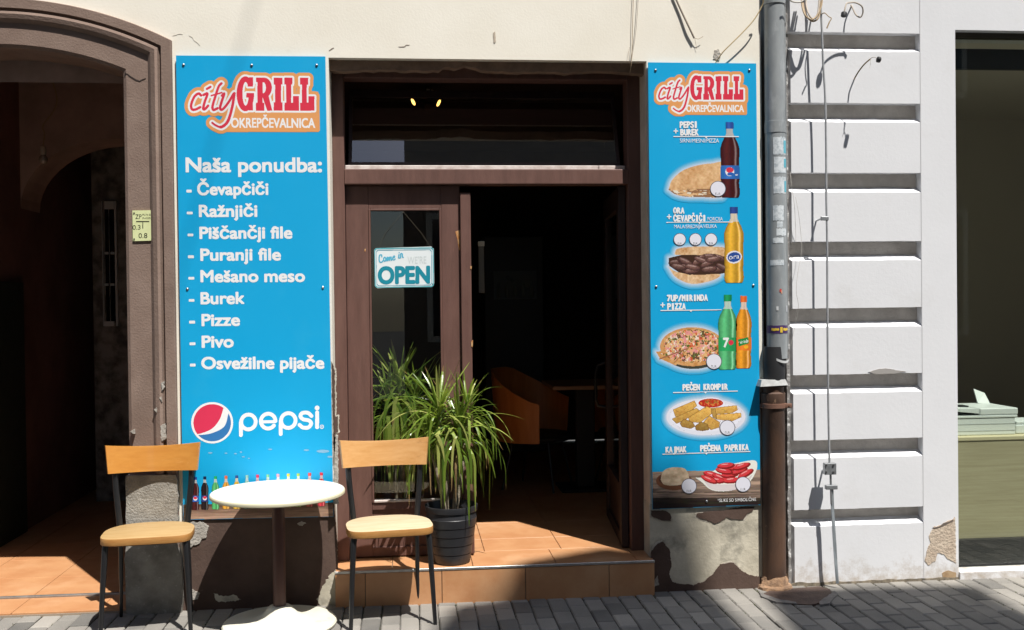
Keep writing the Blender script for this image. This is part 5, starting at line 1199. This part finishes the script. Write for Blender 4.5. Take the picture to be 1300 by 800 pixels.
q.lathe((TX, TY, 0), prof, 72); q.build('foot', mat('cream_foot', (.74, .715, .60), .33, (.69, .655, .53), 5, col3=(.45, .36, .24), scale3=6, lo3=.66, hi3=.82), tb, smooth=True)

# ------------------------------------------------------------------ plants
M_leaf = mat('green_leaf', (.12, .20, .022), .30, (.20, .28, .05), 14, spec=.6, col3=(.34, .34, .09), scale3=6, lo3=.62, hi3=.75)
_b = M_leaf.node_tree.nodes['Principled BSDF']; nt = M_leaf.node_tree
_at = nt.nodes.new('ShaderNodeAttribute'); _at.attribute_name = 'age'; _mr = nt.nodes.new('ShaderNodeMath'); _mr.operation = 'MULTIPLY'; _mr.inputs[1].default_value = .5; nt.links.new(_at.outputs['Fac'], _mr.inputs[0])
_cr = nt.nodes.new('ShaderNodeValToRGB'); _cr.color_ramp.interpolation = 'LINEAR'; _e = _cr.color_ramp.elements; _e[0].color = (.055, .115, .016, 1); _e[1].color = (.30, .19, .08, 1)
for _p, _c2 in ((.25, (.16, .25, .03, 1)), (.42, (.29, .37, .07, 1)), (.5, (.42, .43, .13, 1))):
    _n = _e.new(_p); _n.color = _c2
nt.links.new(_mr.outputs[0], _cr.inputs[0]); nt.links.new(_cr.outputs[0], _b.inputs['Base Color'])
_tr = nt.nodes.new('ShaderNodeBsdfTranslucent'); _tr.inputs[0].default_value = (.30, .42, .04, 1); _mx = nt.nodes.new('ShaderNodeMixShader'); _mx.inputs[0].default_value = .3
nt.links.new(_b.outputs[0], _mx.inputs[1]); nt.links.new(_tr.outputs[0], _mx.inputs[2]); nt.links.new(_mx.outputs[0], nt.nodes['Material Output'].inputs[0])
M_dry = mat('dry_leaf', (.30, .20, .09), .7, (.20, .12, .05), 10)
def leaf_strip(mb, base, az, el, length, width, droop, r_, ages=None):
    age = r_.random(); tip = r_.random()
    n = 13; p = Vector(base); step = length/n; side = Vector((-math.sin(az), math.cos(az), 0)); ring_ = []; tw = r_.uniform(-.5, .5); kink = r_.uniform(.2, .5)
    for i in range(n+1):
        t = i/n; d = Vector((math.cos(az)*math.cos(el), math.sin(az)*math.cos(el), math.sin(el)))
        w = width*.5*(min(1, .45+t*2.2))*(1-t**3.2)**.75 if t < 1 else .0006
        w = max(w, .0006); up = side.cross(d); a = tw*t; sd = side*math.cos(a)+up*math.sin(a)
        ring_.append((mb.bm.verts.new(p-sd*w), mb.bm.verts.new(p-up*w*.32), mb.bm.verts.new(p+sd*w)))
        p = p+d*step
        el -= droop*(1.7-1.3*t)/n*(1.0 if el > -1.45 else .0); az += r_.normal(0, .02)
    for A, Bv in zip(ring_, ring_[1:]):
        for k in range(2):
            mb.bm.faces.new((A[k], A[k+1], Bv[k+1], Bv[k]))
            if ages is not None: ages.append(2.0 if (tip < .35 and Bv is ring_[-1]) or (tip < .15 and Bv is ring_[-2]) else age)
def plant(name, label, base, pot_r, pot_h, heads, seed, lean=1.0, squash=(1, 1), grp=None):
    r_ = np.random.default_rng(seed); t = thing(name, label, 'potted plant', tuple(base), group=grp); bx_, by_, bz_ = base
    q = MB(); k = pot_r/.155; H = pot_h
    pr_ = [(.100*k, .0), (.106*k, .006)]
    for j in range(5):
        z = H*(.10+.155*j); rr_ = (.108+.0075*j*1.15)*k
        pr_ += [(rr_, z-.024), (rr_+.0058, z+.0225), (rr_+.0040, z+.0245)]
    pr_ += [(.142*k, H-.035), (.150*k, H-.034), (.155*k, H-.004), (.154*k, H), (.147*k, H), (.143*k, H-.03), (.136*k, H-.06)]
    q.lathe(base, pr_, 56); q.build('pot', mat('black_pot_plastic', (.022, .023, .026), .42, (.03, .03, .033), 8, spec=.5), t, smooth=True, angle=30)
    q = MB(); q.lathe((bx_, by_, bz_), [(.14*k, H-.05), (.05, H-.042), (.01, H-.04)], 30); q.build('soil', mat('potting_soil', (.035, .025, .018), .95, (.06, .045, .03), 60, .8, 80), t)
    for hx_, hy_, hz_, n, L0, sp in heads:
        hp = Vector((hx_, hy_, hz_)); b0 = Vector((bx_+(hx_-bx_)*.25, by_+(hy_-by_)*.25, bz_+H-.05))
        q = MB(); q.tube(spline([b0, b0.lerp(hp, .45)+Vector((.006, 0, .0)), hp], 6), [.0125]*7+[.010]*6, 9); q.build('stem', mat('grey_stem', (.30, .26, .19), .85, (.17, .13, .09), 40, .5, 60), t, smooth=True)
        q = MB(); qd = MB(); ages = []
        for i in range(n):
            u = (i+.5)/n; az = i*2.39996+r_.normal(0, .15); el = rad(84)-u**.85*rad(84)+r_.normal(0, .13)
            ln = L0*(.60+.55*min(1, u*1.8))*r_.uniform(.8, 1.12)
            bs = hp+Vector((0, 0, .06-.15*u))+Vector((math.cos(az), math.sin(az), 0))*.008
            dr = (1.1+1.5*u)*r_.uniform(.65, 1.25) if u > .25 else r_.uniform(.05, .7)
            if u > .93 and r_.random() < .5: leaf_strip(qd, bs, az, el-.6, ln*.8, .013, 1.6, r_)
            else: leaf_strip(q, bs, az, el, ln, r_.uniform(.012, .023)*sp, dr, r_, ages)
        # keep leaves off the door plane and out of the pot wall
        for mb in (q, qd):
            for v in mb.bm.verts:
                ymax = squash[0]
                if ymax is not None and v.co.y > ymax: v.co.y = ymax+ (v.co.y-ymax)*.03
                ymin = squash[1]
                if ymin is not None and v.co.y < ymin: v.co.y = ymin+(v.co.y-ymin)*.03
        lo_ = q.build('leaf_rosette', M_leaf, t); la = lo_.data.attributes.new('age', 'FLOAT', 'FACE'); la.data.foreach_set('value', np.array(ages, dtype=np.float32))
        qd.build('dry_leaves', M_dry, t)
    return t
PY_ = .075; pxb = pw(573.5, 700, PY_).x
h = lambda x, y, d: tuple(pw(x, y, d))
plant('potted_dracaena', 'strap leaved green plant in a ribbed black pot standing on the tiled doorstep', (pxb, PY_, SZ+.001), .155, .335,
      [(*h(557, 530, .08), 62, .41, 1.0), (*h(583, 552, .05), 64, .41, 1.0), (*h(594, 524, .12), 30, .34, .9), (*h(543, 556, .07), 24, .34, .95)], 21, squash=(LY-.03, -.075))
plant('potted_dracaena', 'second strap leaved plant just inside behind the door glass', (pw(508, 690, .47).x, .47, SZ+.001), .15, .33,
      [(*h(507, 500, .38), 60, .42, 1.2), (*h(492, 520, .36), 50, .40, 1.15), (*h(527, 512, .40), 44, .40, 1.15), (*h(512, 540, .34), 34, .36, 1.1)], 5, squash=(None, LY+.06))

# ------------------------------------------------------------------ inside the grill room
M_shell = mat('orange_shell_wood', (.70, .25, .06), .45, (.60, .19, .04), 5, stretch=(5, 5, .6))
def shell_chair(label, at, rz):
    t = thing('shell_chair', label, 'chair', (*at, SZ), rz, 'wooden tub chairs inside the grill room')
    q = MB(); n = 20; g = []
    for k in range(n+1):
        a = rad(-115+230*k/n); R = .37; c = math.cos(a); top = .97-.26*min(1, max(0, abs(a)-rad(30))/rad(80)); x, y = R*math.sin(a), R*math.cos(a)*.95
        o = 1.05
        g.append([q.bm.verts.new(v) for v in ((x*.93, y*.93, .40), (x*.97, y*.97, .40), (x*o+.0, y*o, top), (x*(o-.045), y*(o-.045), top))])
    for A, Bv in zip(g, g[1:]):
        for k in range(4): q.bm.faces.new((A[k], A[(k+1) % 4], Bv[(k+1) % 4], Bv[k]))
    q.bm.faces.new(g[0]); q.bm.faces.new(g[-1][::-1]); q.build('shell_back', M_shell, t, smooth=True)
    q = MB(); q.lathe((at[0], at[1], SZ), [(.27, .395), (.29, .41), (.29, .43), (.27, .445)], 30); q.build('seat', M_black, t, smooth=True)
    for sx in (-1, 1):
        for sy in (-1, 1):
            q = MB(); q.tube([(at[0]+sx*.15, at[1]+sy*.15, SZ+.40), (at[0]+sx*.22, at[1]+sy*.22, SZ)], [.011, .009], 8); q.build('leg', M_blackmetal, t)
    for c in t.children:
        if c.name.startswith('shell_back'): c.data.transform(Matrix.Translation((*at, SZ)))
    return t
c1_ = shell_chair('orange wooden tub chair left of the inside table', (pw(682, 560, 2.4).x, 2.4), rad(62))
c2_ = shell_chair('orange wooden tub chair right of the inside table, half hidden by the open door leaf', (pw(803, 560, 2.5).x, 2.5), rad(-60))
itx = pw(742, 492, 2.3)
it = thing('dining_table', 'dark inside table with thin light wooden top between the orange chairs', 'table', (itx.x, 2.3, SZ))
zt2 = pw(742, 490, 2.0).z
q = MB(); q.box((pw(702, 490, 2.0).x, 2.0, zt2-.03), (pw(792, 490, 2.0).x, 2.7, zt2), .004); q.build('table_top', mat('dim_table_wood', (.34, .20, .11), .4), it)
q = MB(); q.box((itx.x-.075, 2.26, SZ+.02), (itx.x+.075, 2.35, zt2-.03), .01); q.build('post', M_black, it)
q = MB(); q.box((itx.x-.22, 2.10, SZ), (itx.x+.22, 2.5, SZ+.02), .006); q.build('foot', M_black, it)
# bottle cooler at the back
cx0 = pw(655, 360, 4.4)
fr = thing('bottle_cooler', 'dim glass fronted cooler with rows of bottles at the back of the room', 'cooler', (cx0.x, 4.5, SZ))
zA, zB = pw(655, 380, 4.4).z, pw(655, 344, 4.4).z
q = MB(); q.box((pw(615, 360, 4.4).x, 4.4, SZ), (pw(690, 360, 4.4).x, 4.95, pw(655, 300, 4.4).z), .01); q.build('cabinet', mat('cooler_dark', (.03, .03, .032), .4), fr)
q = MB(); q.box((pw(627, 360, 4.4).x, 4.385, zA), (pw(681, 360, 4.4).x, 4.398, zB)); q.build('front_pane', mat('cooler_pane', (.10, .12, .12), .3), fr)  # opaque pane, paler than the cabinet
for k in range(5):
    x = pw(633+k*10.4, 360, 4.37).x; q = MB(); q.lathe((x, 4.365, zA+.02), [(.018, 0), (.02, .01), (.02, .09), (.008, .13), (.008, .16)], 10); q.build('bottle', mat('dim_bottle', (.22, .26, .24), .2), fr, smooth=True)
ps_ = thing('door_pull', 'pale upright strip of a pull handle seen in the dark opening', 'handle', tuple(pw(611, 370, .9)))
q = MB(); a, b = pw(608, 372, .9), pw(614.5, 307, .9); q.box((a.x, .9, a.z), (b.x, .915, b.z), .003); q.build('strip', mat('dim_strip', (.20, .19, .17), .5), ps_)
q = MB(); a, b = pw(607, 313, .9), pw(615, 307, .9); q.box((a.x, .892, b.z-.03), (b.x, .918, b.z+.004), .003); q.build('end_cap', mat('pale_cap', (.75, .73, .62), .5), ps_)
# spot lamp on the ceiling, lit
lx = pw(543, 128, 1.9)
sp_ = thing('ceiling_spotlight', 'small lit ceiling fitting with three warm spot heads behind the transom', 'ceiling lamp', (lx.x, 1.9, lx.z+.10))
M_chrome = mat('chrome', (.6, .55, .45), .2, metal=1.0)
M_lit = bpy.data.materials.new('lit_bulb'); M_lit.use_nodes = True; _b = M_lit.node_tree.nodes['Principled BSDF']; _b.inputs['Base Color'].default_value = (1, .8, .4, 1); _b.inputs['Emission Color'].default_value = (1.0, .55, .12, 1); _b.inputs['Emission Strength'].default_value = 3
q = MB(); q.lathe((lx.x, 1.9, lx.z+.055), [(.05, 0), (.055, .01), (.055, .03)], 20); q.build('base_plate', M_chrome, sp_, smooth=True)
for k, (dx_, dz_) in enumerate(((-.085, -.005), (-.005, -.035), (.055, -.02))):
    q = MB(); c = Vector((lx.x+dx_, 1.86-.02*k, lx.z+dz_)); d = Vector((dx_*1.2+.02, -.03, -.05)).normalized()
    q.tube([c-d*.05, c-d*.03, c+d*.03], [.014, .03, .036], 14); hd = q.build('spot_head', M_chrome, sp_, smooth=True)
    if k != 1: q = MB(); q.tube([c+d*.026, c+d*.031], .027, 12); q.build('bulb', M_lit, hd)
q = MB(); q.tube([(lx.x, 1.9, lx.z+.08), (lx.x, 1.9, RZ)], .008, 8); q.build('stem', M_chrome, sp_)

# bulb hanging in the gateway
lb = pw(55, 195, 1.5)
hb = thing('hanging_bulb', 'bare unlit bulb on a twisted wire under the gateway ceiling', 'light bulb', (lb.x, 1.5, lb.z-.06))
q = MB(); q.tube(spline([(lb.x, 1.5, lb.z+.05), (lb.x+.01, 1.5, lb.z+.14), (lb.x-.0, 1.51, lb.z+.20), (lb.x+.09, 1.52, lb.z+.36), (lb.x+.05, 1.5, lb.z+.6), (lb.x+.03, 1.5, PZ)], 6), .0045, 6); q.build('wire', M_cabd, hb)
q = MB(); q.lathe((lb.x, 1.5, lb.z), [(.016, -.01), (.020, 0), (.020, .045), (.010, .055)], 14); q.build('socket', mat('porcelain', (.42, .34, .26), .5), hb, smooth=True)
q = MB(); q.lathe((lb.x, 1.5, lb.z-.075), [(.006, 0), (.022, .01), (.030, .03), (.026, .05), (.014, .066)], 16); q.build('bulb_glass', mat('dusty_bulb', (.34, .28, .22), .15, spec=.8), hb, smooth=True)

# ------------------------------------------------------------------ the house across the street (unseen; roof line shaped to throw the shade on the paving)
YO = -7.2
op = thing('opposite_house', 'tall pale house across the street with a roof line shaped to shade the paving', 'building', (3, YO, 0))
def back(p):
    t = (p.y-YO)/(-TOSUN.y)*1.0; q = p+TOSUN*((p.y-YO)/(-TOSUN.y)); return (q.x, q.z)
G = lambda x, y: pg(x, y, 0.0)
sil1 = [back(v) for v in (G(520, 840), G(550, 800), G(575, 768), pw(637, 745, SY), pg(662, 712, SZ), pg(765, 694, SZ), pw(830, 600, 0), pw(858, 585, 0), pw(884, 640, 0), pw(900, 735, 0), G(905, 752), G(880, 800), G(855, 840))]
sil2 = [back(v) for v in (G(1035, 850), G(996, 794), G(968, 755), G(985, 748), G(1230, 741), G(1262, 770), G(1300, 812), G(1330, 850))]
zlow = min(p[1] for p in sil1+sil2)-.3
0 and print('silhouettes', [tuple(round(v, 2) for v in p) for p in sil1], [tuple(round(v, 2) for v in p) for p in sil2])
M_opp = mat('opposite_plaster', (.20, .17, .14), .9, (.17, .145, .12), 2)
xl, xr = -.10, 12.0
q = MB(); q.slab([(xl, -.02), (xr, -.02), (xr, 14.5), (xl, 14.5)], YO-6, YO); q.build('wall', M_opp, op)
def shade_roof(s, name):
    q = MB(); lo = zlow-.2; q.slab([(s[0][0], lo)]+[p for p in s if p[1] > lo]+[(s[-1][0], lo)], YO-.9, YO-.02); q.build(name, M_opp, op)
shade_roof(sil1, 'shade_roof_left'); shade_roof(sil2, 'shade_roof_right')  # roof outlines traced back from the shade on step, pier and paving
op2 = thing('opposite_house', 'brown rendered house across the street, added to cut the sky light', 'building', (-8, YO, 0))  # unseen house added to reduce sky fill in the doorway
q = MB(); q.slab([(-16, -.02), (-1.7, -.02), (-1.7, 11.6), (-16, 12.2)], YO-6, YO); q.build('wall', mat('opposite_brown', (.26, .21, .16), .9, (.22, .18, .14), 2), op2)
for fl_z in (1.2, 4.4, 7.6):
    for x in np.arange(-14.6, -3, 2.2):
        q = MB(); q.box((x, YO+.001, fl_z), (x+1.0, YO+.05, fl_z+1.7)); q.build('window', mat('opposite_pane', (.03, .035, .04), .1), op2)
oc = thing('shadow_cable', 'black cable added high over the street to streak the left board', 'cable', (0, -5, 15))  # out of frame; added so its shadow streaks the left board
cA, cB = pw(322, 0)+TOSUN*13.5, pw(236, 320)+TOSUN*13.5
q = MB(); q.tube([cA+(cA-cB)*1.2, cA, cB, cB+(cB-cA)*.8], .0055, 8); q.build('wire', M_black, oc)
for fl_z in (1.2, 4.4, 7.6):
    for x in np.arange(0.2, 11, 2.1):
        q = MB(); q.box((x, YO+.001, fl_z), (x+1.0, YO+.05, fl_z+1.7)); f = q.build('window', mat('opposite_frame', (.6, .58, .52), .6), op); q = MB(); q.box((x+.08, YO+.05, fl_z+.08), (x+.92, YO+.056, fl_z+1.62)); q.build('pane', mat('opposite_pane', (.03, .035, .04), .1), f)
